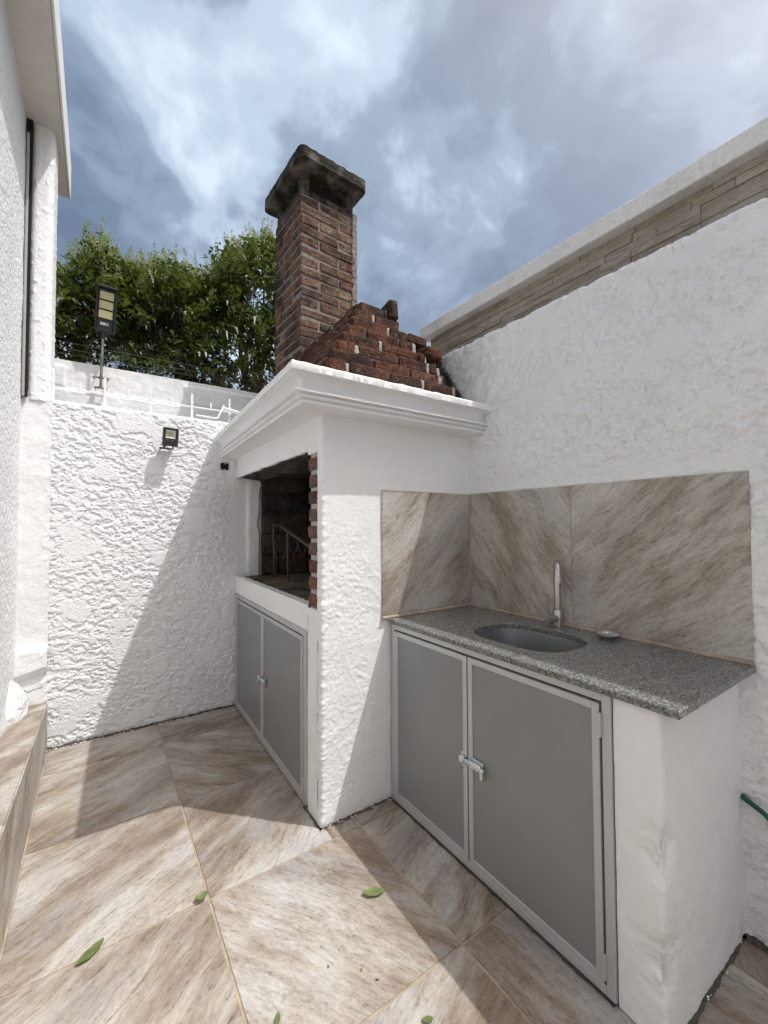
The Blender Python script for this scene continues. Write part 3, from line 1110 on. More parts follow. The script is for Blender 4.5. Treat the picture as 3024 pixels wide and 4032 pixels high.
# firebox: hearth, sooty back, ceiling
y_ = np.linspace(1.935, 3.38, 110)
x_ = np.linspace(0.0, 0.93, 70)
Yg, Xg = np.meshgrid(y_, x_, indexing='ij')
Zg = 0.993 + 0.006 * fbm(Xg, Yg, 5, 85, 4) - 0.014 * (Xg < 0.004) + 0.003 * fbm(Xg, Yg, 22, 88, 2)
grid_obj('hearth', np.stack([LX(Yg) + 0.012 + Xg, Yg, Zg], -1), M['hearth'], bbq, True)
k = MB()
k.box((1.70, 1.93, 0.97), (1.83, 3.38, 1.93))
k.box((0.98, 1.93, 0.97), (1.72, 1.955, 1.90))
k.box((1.10, 3.372, 0.95), (1.72, 3.383, 1.90))
k.build('firebox_lining', M['darkmortar'], bbq)
rnd = random.Random(12)
for row in range(5):
    z0 = 0.996 + row * 0.168
    x = 1.095 - (0.0 if row % 2 else 0.11)
    while x < 1.69:
        w = 0.25
        a, b = max(x, 1.095 + rnd.uniform(-.008, .008)), min(x + w, 1.70)
        if b - a > 0.03:
            vs, fs = cham_box(b - a - .012, 0.05, 0.156, 0.006)
            vs = [(p[0] + rnd.uniform(-.004, .004), p[1] + rnd.uniform(-.004, .004), p[2] + rnd.uniform(-.004, .004)) for p in vs]
            mesh_obj('brick', vs, fs, M['sootbrick'], bbq, loc=((a + b) / 2, 3.385 - 0.018 + rnd.uniform(-.006, .004), z0 + .08))
        x += w
# white plastered return inside, ending ragged
y0 = 3.352
zz2 = ax((1.0, 1.775, 0.007))
xx2 = np.linspace(0, 1, 16)
Xg, Zg = np.meshgrid(xx2, zz2, indexing='ij')
edge = 1.088 + 0.010 * fbm(Zg, Zg * 0 + 2, 12, 7, 3) + 0.006 * fbm(Zg, Zg * 0 + 5, 45, 8, 2) + 0.018 * np.exp(-((Zg - 1.72) / .03) ** 2) - 0.02 * np.exp(-((Zg - 1.42) / .06) ** 2)
Xx = 0.965 + (edge - 0.965) * Xg
Yy = y0 + 0.010 * (1 - sstep(0, 0.25, Xg)) + 0.03 * sstep(0.88, 1.0, Xg) - 0.004 * fbm(Xx, Zg, 18, 14, 3)
grid_obj('plaster_return', np.stack([Xx, Yy, Zg], -1), M['plaster'], bbq)

# roof slab and moulded cornice
k = MB()
k.box((0.80, 1.72, 1.93), (1.845, 3.38, 2.070))
k.build('roof_slab', M['plaster'], bbq)
prof = [(0.0, 1.922), (0.116, 1.922), (0.126, 1.924), (0.130, 1.930), (0.128, 1.937), (0.120, 1.940), (0.120, 1.944), (0.136, 1.945), (0.142, 1.950), (0.141, 1.957),
        (0.130, 1.960), (0.130, 1.964), (0.152, 1.965), (0.156, 1.968), (0.155, 1.975), (0.139, 1.977), (0.126, 1.984), (0.119, 1.996), (0.119, 2.008), (0.125, 2.021), (0.138, 2.031),
        (0.152, 2.035), (0.166, 2.036), (0.167, 2.040), (0.181, 2.041), (0.183, 2.045), (0.182, 2.072), (0.177, 2.078), (0.10, 2.082), (0.0, 2.082)]
# plan line of the cornice at offset o: wall end -> corner -> back wall
def cpt(o):
    kx = 1.22
    c = (0.865 - o * kx, 1.785 - o)
    e = (LX(3.385) - o * 0.93, 3.385)
    return (1.85, 1.785 - o), c, e


rows = []
na, nb_ = 150, 240
for (o, z) in prof:
    a, c, e = cpt(o)
    pA = np.linspace(0, 1, na)[:, None] * (np.array(c) - np.array(a)) + np.array(a)
    pB = np.linspace(0, 1, nb_)[1:, None] * (np.array(e) - np.array(c)) + np.array(c)
    pl = np.concatenate([pA, pB])
    rows.append(np.concatenate([pl, np.full((len(pl), 1), z)], 1))
P = np.array(rows)
ln = np.linspace(0, 3, P.shape[1])[None, :] + np.zeros((P.shape[0], 1))
kk = np.arange(P.shape[0])[:, None] * 0.02 + 0 * ln
wob = 0.0022 * fbm(ln, kk, 6, 21, 4) + 0.0015 * fbm(ln, kk, 30, 24, 2)
P[:, :, 2] += wob + 0.0045 * fbm(ln, ln * 0, 14, 26, 3) * (P[:, :, 2] > 2.065)
P[:, :, 1] += wob * 0.5
cor = grid_obj('cornice', P, M['plaster'], bbq, False)
autosmooth(cor, 32)


# aluminium cabinet doors -------------------------------------------------
def cabinet(parent, fn, y0, y1, z0, z1, ysplit, fw_=0.026, dw=0.022, latch_z=0.43, depth=0.40, gap=0.007):
    """fn maps (out, y, z).  y0 near end, y1 far end."""
    k = MB()
    k.box((-0.02, y0, z0), (0.006, y0 + fw_, z1), 0.0015, fn)
    k.box((-0.02, y1 - fw_, z0), (0.006, y1, z1), 0.0015, fn)
    k.box((-0.02, y0 + fw_, z1 - fw_), (0.005, y1 - fw_, z1), 0.0015, fn)
    k.box((-0.02, y0 + fw_, z0), (0.005, y1 - fw_, z0 + fw_), 0.0015, fn)
    k.build('cabinet_frame', M['alu'], parent)
    k = MB()
    k.box((-depth, y0 + .01, z0 + .01), (-0.030, y1 - .01, z1 - .01), 0, fn)
    k.build('cabinet_shade_block', M['dark'], parent)  # solid black block painting the unlit space behind the doors
    spans = [(y0 + fw_ + gap, ysplit - 0.0035), (ysplit + 0.0035, y1 - fw_ - 0.004)]
    zb_, zt_ = z0 + fw_ + 0.004, z1 - fw_ - 0.008
    doors = []
    for (a, b) in spans:
        d = MB()
        d.box((-0.012, a, zb_), (0.009, a + dw, zt_), 0.0015, fn)
        d.box((-0.012, b - dw, zb_), (0.009, b, zt_), 0.0015, fn)
        d.box((-0.012, a + dw, zt_ - dw), (0.008, b - dw, zt_), 0.0015, fn)
        d.box((-0.012, a + dw, zb_), (0.008, b - dw, zb_ + dw), 0.0015, fn)
        dr = d.build('door', M['alu'], parent)
        p = MB()
        p.box((-0.010, a + dw * .8, zb_ + dw * .8), (0.004, b - dw * .8, zt_ - dw * .8), 0, fn)
        p.build('panel', M['panel'], dr)
        doors.append(dr)
    # hinges on the near door's near edge
    yy = y0 + fw_ + gap / 2
    for zc in (zb_ + 0.055, zt_ - 0.06):
        h = MB()
        h.tube([fn((0.011, yy, zc - 0.036)), fn((0.011, yy, zc + 0.036))], 0.0055, 8)
        h.box((0.006, yy - 0.010, zc - 0.036), (0.0075, yy + 0.010, zc + 0.036), 0, fn)
        h.build('hinge', M['alu'], parent, auto=40)
    # sliding bolt
    q = MB()
    yl = ysplit
    z = latch_z
    q.box((0.0095, yl - 0.085, z - 0.022), (0.012, yl - 0.004, z + 0.022), 0.0008, fn)     # plate
    q.box((0.012, yl - 0.078, z - 0.011), (0.026, yl - 0.006, z + 0.011), 0.004, fn)      # raised channel
    q.box((0.0095, yl + 0.004, z - 0.020), (0.012, yl + 0.034, z + 0.022), 0.0008, fn)    # keeper plate
    q.box((0.012, yl + 0.006, z - 0.013), (0.030, yl + 0.032, z + 0.013), 0.003, fn)      # keeper loop
    q.box((0.012, yl - 0.102, z - 0.030), (0.034, yl - 0.0975, z + 0.010), 0.0015, fn)    # bent end tab
    q.box((0.030, yl - 0.102, z - 0.030), (0.0335, yl - 0.086, z + 0.006), 0.001, fn)
    q.tube([fn((0.020, yl - 0.100, z)), fn((0.020, yl + 0.028, z))], 0.0065, 10)           # bolt rod
    q.tube([fn((0.022, yl + 0.000, z - 0.006)), fn((0.044, yl - 0.002, z - 0.016))], [0.005, 0.0075], 10)   # knob
    for dy, dz in ((-0.07, 0.0165), (-0.02, 0.0165), (-0.07, -0.0165), (-0.02, -0.0165), (0.02, 0.017)):
        q.tube([fn((0.012, yl + dy, z + dz)), fn((0.0145, yl + dy, z + dz))], 0.0035, 8)
    q.build('bolt_latch', M['zinc'], parent, auto=40)


cabinet(bbq, LF, 1.962, 3.352, 0.012, 0.868, 2.665, 0.028, 0.022, 0.425)
# splash tile on the pillar's front
frame_tile('tile', bbq, (1.203, 1.7755, 0.934), (1, 0, 0), (0, 0, 1), 0.628, 0.644, 0.010, R(42), M['walltile'])
k = MB()
k.tube([(1.20, 1.774, 0.923), (1.83, 1.774, 0.923)], 0.009, 8)
k.tube([(1.8335, 1.772, 0.93), (1.8335, 1.772, 1.575)], 0.005, 6)
k.build('sealant_bead', M['grout'], bbq, auto=40)

# grill rack ---------------------------------------------------------------
rack = thing('grill_rack', 'rusty barbecue rack with hanging rods standing on the hearth', 'grill', (1.15, 2.9, 1.0))
k = MB()
k.tube([(1.127, 2.87, 0.99), (1.127, 2.872, 1.345)], 0.0075, 8)
k.build('leg', M['iron'], rack)
k = MB()
k.tube([(1.157, 3.221, 0.99), (1.140, 3.225, 1.395)], 0.0075, 8)
k.build('leg', M['iron'], rack)
k = MB()
k.tube([(1.50, 2.87, 0.99), (1.50, 2.872, 1.345)], 0.0075, 8)
k.build('leg', M['iron'], rack)
k = MB()
k.tube([(1.50, 3.221, 0.99), (1.50, 3.225, 1.395)], 0.0075, 8)
k.build('leg', M['iron'], rack)
k = MB()
sl_ = [(3.02, 1.40), (2.30, 1.215)]
k.box((1.122, 2.2, 1.382), (1.130, 3.02, 1.408), 0.001, lambda p: (p[0], p[1], p[2] - (3.02 - p[1]) * 0.257))
k.box((1.49, 2.2, 1.382), (1.50, 3.02, 1.408), 0.001, lambda p: (p[0], p[1], p[2] - (3.02 - p[1]) * 0.257))
k.tube([(1.125, 3.02, 1.395), (1.14, 3.24, 1.397)], 0.006, 6)
k.build('side_rail', M['iron'], rack)
for i in range(26):
    y = 3.0 - i * 0.03
    k = MB()
    k.tube([(1.112, y, 1.402 - (3.02 - y) * 0.257), (1.505, y, 1.402 - (3.02 - y) * 0.257)], 0.0045, 6)
    k.build('bar', M['iron'], rack)
for i, (xa, xb, y) in enumerate(((1.14, 1.245, 3.20), (1.20, 1.285, 3.05), (1.26, 1.345, 3.02))):
    k = MB()
    pt = []
    dpt = 0.27 if i == 0 else 0.20
    for t in np.linspace(0, 1, 17):
        a = math.pi * t
        pt.append(((xa + xb) / 2 - math.cos(a) * (xb - xa) / 2, y, 1.385 - dpt * min(1, math.sin(a) ** 0.5 if math.sin(a) > 0 else 0)))
    k.tube(pt, 0.0062, 6)
    k.build('hanging_rod', M['rod'], rack, smooth=True)

# ================================================================== CHIMNEY
chim = thing('chimney', 'tall square brick chimney with concrete cap slab', 'chimney', (1.53, 3.26, 2.09))
CA = R(3.0)
ca, sa = math.cos(CA), math.sin(CA)


def CH(p):
    return Vector((1.277 + p[0] * ca - p[1] * sa, 3.00 + p[0] * sa + p[1] * ca, p[2]))


CW, CD = 0.510, 0.504
BV = {}


def brick_mesh(L, B, H, var, mat):
    key = (round(L, 3), round(B, 3), round(H, 3), var, mat.name)
    if key in BV:
        return BV[key]
    rnd = random.Random(hash((round(L * 1000), round(B * 1000), var)) % 9999)
    vs, fs = cham_box(L, B, H, 0.009)
    vs = [(p[0] + rnd.uniform(-.006, .006), p[1] + rnd.uniform(-.004, .004), p[2] + rnd.uniform(-.005, .005)) for p in vs]
    me = bpy.data.meshes.new('brick')
    me.from_pydata(vs, [], fs)
    me.update()
    me.materials.append(mat)
    BV[key] = me
    return me


def put_brick(parent, me, ctr, rot):
    o = bpy.data.objects.new('brick', me)
    COL.objects.link(o)
    o.parent = parent
    o.matrix_parent_inverse = Matrix.Translation(-WORLD[parent.name])
    o.location = ctr
    o.rotation_euler = rot
    return o


rnd = random.Random(21)
PIT = 0.0818
nc = 24
for c in range(nc):
    z = 2.047 + PIT * c + PIT / 2
    Hh_ = PIT - 0.014
    T_ = 0.156
    Ls, Ld = CW - T_ - 0.016, CD - T_ - 0.016
    fl = c % 2
    spec = []
    if fl == 0:
        spec = [((Ls / 2, T_ / 2), Ls, 0), ((CW - T_ / 2, Ld / 2), Ld, 90), ((CW - Ls / 2, CD - T_ / 2), Ls, 0), ((T_ / 2, CD - Ld / 2), Ld, 90)]
    else:
        spec = [((CW - Ls / 2, T_ / 2), Ls, 0), ((CW - T_ / 2, CD - Ld / 2), Ld, 90), ((Ls / 2, CD - T_ / 2), Ls, 0), ((T_ / 2, Ld / 2), Ld, 90)]
    for (xy, L, r_) in spec:
        j = (rnd.uniform(-.004, .004), rnd.uniform(-.004, .004))
        put_brick(chim, brick_mesh(L, T_, Hh_, rnd.randrange(5), M['brick']), CH((xy[0] + j[0], xy[1] + j[1], z + rnd.uniform(-.003, .003))),
                  (rnd.uniform(-.012, .012), rnd.uniform(-.012, .012), CA + R(r_) + rnd.uniform(-.012, .012)))
# mortar core, a ragged recessed skin
k = MB()
k.box((0.007, 0.007, 2.08), (CW - 0.007, CD - 0.007, 4.010), 0.003, CH)
k.build('mortar', M['mortar'], chim)
k = MB()
for z in np.arange(2.1, 4.02, 0.05):
    w = 0.034 + rnd.uniform(-.006, .007)
    k.box((CW - w, -0.007 + rnd.uniform(-.002, .002), z), (CW + 0.012 + rnd.uniform(-.002, .003), 0.02, z + 0.0505), 0.002, CH)
k.build('mortar_edge', M['mortar'], chim)
# top course, sooted ring
k = MB()
k.box((0.012, 0.012, 4.012), (CW - 0.012, CD - 0.012, 4.072), 0.006, CH)
k.build('sooty_ring', M['timber'], chim)
k = MB()
k.box((0.085, 0.085, 4.0), (CW - 0.085, CD - 0.085, 4.204), 0.0, CH)
k.build('flue_shade_block', M['dark'], chim)  # solid black block painting the dark opening under the cap
for (px, py) in ((0.012, 0.012), (CW - 0.085, 0.012), (0.012, CD - 0.085), (CW - 0.085, CD - 0.085)):
    vs, fs = cham_box(0.075, 0.075, 0.15, 0.014)
    k = MB()
    k.add([CH((p[0] + px + .035, p[1] + py + .035, p[2] + 4.141)) for p in vs], fs)
    k.build('corner_post', M['sootbrick'], chim)
# cap slab: rough cast concrete
X0, X1, Y0, Y1, Z0, Z1 = -0.062, 0.556, -0.118, 0.634, 4.205, 4.288
bm = bmesh.new()
bmesh.ops.create_cube(bm, size=1)
bmesh.ops.subdivide_edges(bm, edges=bm.edges[:], cuts=23, use_grid_fill=True)
vv = np.array([v.co[:] for v in bm.verts])
px = X0 + (vv[:, 0] + .5) * (X1 - X0)
py = Y0 + (vv[:, 1] + .5) * (Y1 - Y0)
pz = Z0 + (vv[:, 2] + .5) * (Z1 - Z0)
sd = np.maximum(np.abs(vv[:, 0]), np.abs(vv[:, 1])) * 2
d = 0.010 * fbm(px + 3 * pz, py + 2 * pz, 16, 131, 4, 0.62)
pz = pz + np.where(vv[:, 2] > .45, 0.016 * fbm(px, py, 18, 133, 4, 0.6), 0.003 * fbm(px, py, 9, 134, 3))
low_in = np.where(vv[:, 2] < -0.2, -0.006, 0.006)
px = px + np.sign(vv[:, 0]) * (d * 0.6 - low_in * 0) * (np.abs(vv[:, 0]) > .45)
py = py + np.sign(vv[:, 1]) * (d * 0.6) * (np.abs(vv[:, 1]) > .45)
# rounded far corner
for i, v in enumerate(bm.verts):
    ex = max(0, abs(vv[i, 0]) - .44) / .06
    ey = max(0, abs(vv[i, 1]) - .44) / .06
    if ex > 0 and ey > 0:
        px[i] -= np.sign(vv[i, 0]) * ex * ey * 0.014
        py[i] -= np.sign(vv[i, 1]) * ex * ey * 0.014
    v.co = CH((px[i], py[i], pz[i]))
me = bpy.data.meshes.new('cap_slab')
bm.to_mesh(me)
bm.free()
me.polygons.foreach_set('use_smooth', [True] * len(me.polygons))
co_ = link('cap_slab', me, M['cap'], chim)
autosmooth(co_, 55)

# ================================================================== STEPPED BRICK HOOD
hood = thing('brick_hood', 'broken stepped red brick hood leaning against the chimney on the barbecue roof', 'brick hood', (1.4, 2.2, 2.09))
rnd = random.Random(33)
HP = 0.0705
ncs = 9
mort = MB()
blk = MB()
for c in range(ncs):
    z = 2.088 + HP * c
    xl = 0.830 + (z + .03 - 2.09) / 1.40
    xr = 1.845 - (z + .03 - 2.09) / 1.55
    yf = 1.772 + (z + .03 - 2.09) / 1.92
    Hb = HP - 0.008
    # front row
    x = xl
    first = True
    if c % 2:
        lens = [0.13]
    else:
        lens = [0.26]
    while x < xr - 0.02:
        L = lens[0] if first else (0.25 + rnd.uniform(-.035, .02))
        first = False
        b_ = min(x + L, xr + rnd.uniform(-.02, .03))
        if b_ - x > 0.035:
            L2 = b_ - x - 0.016
            put_brick(hood, brick_mesh(round(L2, 2), 0.125, Hb, rnd.randrange(4), M['redbrick']),
                      Vector(((x + b_) / 2, yf + 0.0625 + rnd.uniform(-.006, .005), z + HP / 2)),
                      (rnd.uniform(-.03, .03), rnd.uniform(-.018, .018), rnd.uniform(-.02, .02)))
            # squeezed pale mortar in the upright joint
            if rnd.random() < 0.7:
                mw_ = 0.022 + rnd.uniform(-.006, .008)
                mh = HP * rnd.uniform(0.55, 1.0)
                vs, fs = cham_box(mw_, 0.05, mh, 0.005)
                mort.add([Vector((p[0] * (1 + rnd.uniform(-.3, .5)) + b_ - .006 + rnd.uniform(-.004, .004), p[1] * 1.0 + yf + 0.030 + rnd.uniform(-.004, .003), p[2] + z + HP / 2 + rnd.uniform(-.006, .006))) for p in vs], fs)
        x = b_
    # left and right flank rows
    for side in (0, 1):
        y = yf + 0.13
        while y < 2.98:
            L = 0.25 + rnd.uniform(-.03, .03)
            xc = xl + 0.0625 if side == 0 else xr - 0.0625
            L = min(L, 2.99 - y)
            if L > 0.04:
                put_brick(hood, brick_mesh(round(L - .014, 2), 0.125, Hb, rnd.randrange(4), M['redbrick']), Vector((xc + rnd.uniform(-.008, .008), y + L / 2, z + HP / 2)),
                          (rnd.uniform(-.04, .04), rnd.uniform(-.03, .03), R(90) + rnd.uniform(-.03, .03)))
                if rnd.random() < 0.6:
                    vs, fs = cham_box(0.05, 0.018, HP * rnd.uniform(.4, .8), 0.004)
                    sx = -1 if side == 0 else 1
                    mort.add([Vector((p[0] + xc + sx * 0.034, p[1] + y + L, p[2] + z + HP / 2)) for p in vs], fs)
            y += L
    blk.box((xl + 0.014, yf + 0.014, z - 0.004), (xr - 0.014, 3.0, z + HP - 0.004))
blk.build('hood_core', M['hoodmortar'], hood)
mo = mort.build('mortar_joint', M['palemortar'], hood)
mo['kind'] = 'stuff'
# loose bricks of the broken top
for (p, r_, L) in (((1.485, 2.10, 2.715), (R(88), 0.05, R(82)), 0.125), ((1.36, 2.24, 2.722), (0.05, 0.10, 0.1), 0.16), ((1.40, 2.22, 2.72), (0.1, -0.12, 0.3), 0.17),
                   ((1.64, 2.07, 2.555), (0.0, 0.03, 0.06), 0.15), ((1.72, 2.0, 2.47), (0.02, 0.02, 0.1), 0.13)):
    put_brick(hood, brick_mesh(L, 0.12, 0.058, 7, M['redbrick']), Vector(p), r_)
# dark weeds growing where the hood meets the wall
k = MB()
for i in range(520):
    t = rnd.random()
    p = Vector((1.845 - rnd.random() * 0.06, 1.80 + t * 0.28, 2.10 + t * 0.44 + rnd.uniform(-.03, .02)))
    d = Vector((rnd.uniform(-1, .2), rnd.uniform(-1, .3), rnd.uniform(-.2, 1))).normalized() * rnd.uniform(.012, .035)
    w = d.cross(Vector((rnd.random(), rnd.random(), rnd.random()))).normalized() * 0.003
    k.add([p - w, p + w, p + d], [(0, 1, 2)])
wd = k.build('weeds', M['moss'])
wd['kind'] = 'stuff'
wd['label'] = 'dark dry weeds along the foot of the broken brick hood'

# ================================================================== SINK COUNTER
sink = thing('sink_counter', 'granite sink counter over grey two door aluminium cabinet', 'sink counter', (1.5, 1.1, 0))
XC0, XC1, YC0, YC1, ZC0, ZC1 = 1.236, 1.838, 0.470, 1.772, 0.894, 0.917
SC_, SR = (1.533, 1.152), (0.172, 0.226)
NS = 96


def sup(a, rx, ry, e=3.2):
    c, s = math.cos(a), math.sin(a)
    return (math.copysign(abs(c) ** (2 / e), c) * rx, math.copysign(abs(s) ** (2 / e), s) * ry)


def rayrect(a):
    c, s = math.cos(a), math.sin(a)
    t = 1e9
    if c > 1e-9: t = min(t, (XC1 - SC_[0]) / c)
    if c < -1e-9: t = min(t, (XC0 - SC_[0]) / c)
    if s > 1e-9: t = min(t, (YC1 - SC_[1]) / s)
    if s < -1e-9: t = min(t, (YC0 - SC_[1]) / s)
    return (SC_[0] + c * t, SC_[1] + s * t)


angs = sorted([2 * math.pi * i / NS for i in range(NS)] + [math.atan2(y - SC_[1], x - SC_[0]) % (2 * math.pi) for x in (XC0, XC1) for y in (YC0, YC1)])
na_ = len(angs)
vs, fs = [], []


def inset(p, d):
    return (min(max(p[0], XC0 + d), XC1 - d), min(max(p[1], YC0 + d), YC1 - d))


def hole(a, d=0, e=3.0):
    c, s = math.cos(a), math.sin(a)
    r = 1 / ((abs(c) / (SR[0] + d)) ** e + (abs(s) / (SR[1] + d)) ** e) ** (1 / e)
    return (SC_[0] + c * r, SC_[1] + s * r)


ringdef = [(lambda a: hole(a, 0), ZC0), (lambda a: hole(a, 0), ZC1 - .003), (lambda a: hole(a, 0.003), ZC1),
           (lambda a: inset(rayrect(a), 0.003), ZC1), (lambda a: rayrect(a), ZC1 - .003), (lambda a: rayrect(a), ZC0 + .002), (lambda a: inset(rayrect(a), .002), ZC0)]
for fn, z in ringdef:
    for a in angs:
        x, y = fn(a)
        vs.append((x, y, z))
nr_ = len(ringdef)
for r_ in range(nr_):
    r2 = (r_ + 1) % nr_
    for i in range(na_):
        j = (i + 1) % na_
        fs.append((r_ * na_ + i, r2 * na_ + i, r2 * na_ + j, r_ * na_ + j))
top = mesh_obj('countertop', vs, fs, M['granite'], sink)
autosmooth(top, 30)
bs = MB()
ringb = [(0.012, ZC0 - .0005), (0.004, ZC0 - .0006), (0.000, ZC0 - 0.012), (-0.006, 0.80), (-0.016, 0.762), (-0.045, 0.742), (-0.11, 0.737)]
bv, bf = [], []
for d, z in ringb:
    for i in range(NS):
        q = hole(2 * math.pi * i / NS, d)
        bv.append((q[0], q[1], z))
for r_ in range(len(ringb) - 1):
    for i in range(NS):
        j = (i + 1) % NS
        bf.append((r_ * NS + j, r_ * NS + i, (r_ + 1) * NS + i, (r_ + 1) * NS + j))
bf.append(tuple(range((len(ringb) - 1) * NS, len(ringb) * NS))[::-1])
ba = mesh_obj('basin', [Vector(p) for p in bv], [tuple(reversed(f)) for f in bf], M['basin'], sink)
autosmooth(ba, 40)
k = MB()
k.lathe([(0.0, 0.7375), (0.03, 0.738), (0.042, 0.7405), (0.044, 0.739)], (SC_[0], SC_[1], 0), 24)
k.build('drain', M['zinc'], sink, smooth=True)


def CF(p):
    return Vector((1.258 - p[0], p[1], p[2]))


cabinet(sink, CF, 0.655, 1.768, 0.010, 0.893, 1.2335, 0.027, 0.023, 0.445, 0.06)
# plastered end leg
lp_ = rounded([(1.262, 0.652), (1.258, 0.524), (1.85, 0.519)], 0.022, 6)
# travel: along -y then +x ; outward normal is to the right of travel
pts, nr, s = path_resample(lp_, 0.006)
zs = ax((0.003, ZC0 + .001, 0.006))
Z_, S_ = np.meshgrid(zs, s, indexing='ij')
xq = pts[None, :, 0] + 0 * Z_
yq = pts[None, :, 1] + 0 * Z_
cd = np.sqrt((xq - 1.262) ** 2 + (yq - 0.526) ** 2)
Hh = 0.0035 * fbm(S_, Z_, 6, 141, 4) + 0.0013 * fbm(S_, Z_, 30, 143, 3)
dm = np.exp(-(cd / 0.05) ** 2) * (np.exp(-((Z_ - 0.50) / 0.055) ** 2) + 0.9 * np.exp(-((Z_ - 0.20) / 0.08) ** 2))
Hh -= 0.026 * dm * (1.0 + 1.6 * np.clip(fbm(S_, Z_, 22, 145, 4, 0.65), -0.5, 1))
Hh += 0.006 * np.exp(-((xq - 1.80) / 0.05) ** 2) * fbm(S_, Z_, 18, 147, 3)
Hh += 0.005 * np.exp(-Z_ / 0.05) * fbm(S_, Z_, 15, 149, 3)
grid_obj('end_leg', np.stack([pts[None, :, 0] + nr[None, :, 0] * -Hh, pts[None, :, 1] + nr[None, :, 1] * -Hh, Z_], -1), M['plaster'], sink, True)
k = MB()
k.box((1.285, 0.535, 0.0), (1.845, 0.655, 0.89))
k.build('leg_core', M['plaster'], sink)

# faucet ------------------------------------------------------------------
fa = thing('faucet', 'brushed steel gooseneck tap standing behind the sink', 'tap', (1.803, 1.183, ZC1))
fx, fy = 1.800, 1.180
vw = Vector((-0.82, -0.57, 0)).normalized()
lf = Vector((-0.825, 0.565, 0)).normalized()
k = MB()
k.lathe([(0.0, 0), (0.030, 0.0), (0.031, 0.004), (0.027, 0.006), (0.0225, 0.007), (0.0225, 0.074), (0.0215, 0.0765), (0.0, 0.0765)], (fx, fy, ZC1), 24)
k.build('body', M['steel'], fa, auto=40)
k = MB()
pts_ = [Vector((fx, fy, ZC1 + 0.07)), Vector((fx, fy, ZC1 + 0.16)), Vector((fx, fy, 1.165))]
for i in range(1, 13):
    a = math.pi * i / 12
    pts_.append(Vector((fx, fy, 1.165)) + vw * 0.052 * (1 - math.cos(a)) + Vector((0, 0, 0.052 * math.sin(a))))
pts_.append(pts_[-1] + Vector((0, 0, -0.01)))
k.tube(pts_, 0.0155, 16)
k.build('spout', M['steel'], fa, auto=50)
k = MB()
e = pts_[-1]
k.lathe([(0.0155, 0.004), (0.0185, 0.003), (0.0185, -0.022), (0.015, -0.0225), (0.014, -0.018), (0, -0.018)], e, 20)
k.build('aerator', M['steel'], fa, auto=40)
k = MB()
hd = (lf * 0.80 + vw * 0.60).normalized()
b0 = Vector((fx, fy, ZC1 + 0.037))
k.tube([b0, b0 + hd * 0.068], 0.0185, 18)
hn = k.build('handle', M['steel'], fa, auto=40)
k = MB()
k.tube([b0 + hd * 0.056 + Vector((0, 0, .01)), b0 + hd * 0.056 + lf * 0.010 + Vector((0, 0, 0.088))], 0.0042, 8)
k.build('lever', M['steel'], hn, auto=40)

# strainer -----------------------------------------------------------------
st = thing('sink_strainer', 'small round metal sink strainer lying beside the sink', 'strainer', (1.762, 0.930, ZC1))
k = MB()
k.lathe([(0.016, 0.006), (0.030, 0.009), (0.040, 0.016), (0.047, 0.024), (0.0485, 0.0245), (0.049, 0.0235), (0.041, 0.0135), (0.031, 0.0065), (0.016, 0.0035)], (1.765, 0.930, ZC1), 32)
k.build('bowl', M['steel'], st, smooth=True)
k = MB()
for i in range(20):
    a = 2 * math.pi * i / 20
    c, s = math.cos(a), math.sin(a)
    k.tube([(1.765 + .020 * c, .930 + .020 * s, ZC1 + .010), (1.765 + .031 * c, .930 + .031 * s, ZC1 + .0125), (1.765 + .042 * c, .930 + .042 * s, ZC1 + .0205)], 0.0014, 5)
    k.tube([(1.765 + .018 * c, .930 + .018 * s, ZC1 + .0045), (1.765 + .026 * c, .930 + .026 * s, ZC1 + .0006)], 0.0014, 5)
k.build('wire_ribs', M['zinc'], st)

# hose stub -----------------------------------------------------------------
k = MB()
hp = [(1.86, 0.522, 0.462), (1.832, 0.510, 0.461), (1.818, 0.485, 0.459), (1.808, 0.455, 0.452), (1.802, 0.43, 0.437), (1.80, 0.41, 0.41), (1.80, 0.40, 0.36), (1.80, 0.395, 0.2), (1.80, 0.37, 0.05), (1.78, 0.30, 0.013), (1.72, 0.1, 0.013)]
k.tube(hp, 0.0085, 12)
tag(k.build('garden_hose', M['green_pvc'], None, smooth=True), 'green hose coming out of the white wall near the right edge', 'hose')

# ================================================================== FLOODLIGHT ON BACK WALL
fl = thing('floodlight', 'small square black floodlight mounted on the white back wall', 'floodlight', (0.41, 3.38, 2.02))


def FLP(p, yb=3.275, tilt=R(-6)):
    # local: x right, y towards viewer(-Y world), z up; leaning slightly
    c, s = math.cos(R(3)), math.sin(R(3))
    x, z = p[0] * c + p[2] * s, -p[0] * s + p[2] * c
    return Vector((0.4145 + x, yb - p[1], 2.027 + z))


k = MB()
hw, hh = 0.0495, 0.063
ow, iw0, iw1, iz0, iz1 = hw, -0.0325, 0.0295, -0.012, 0.046
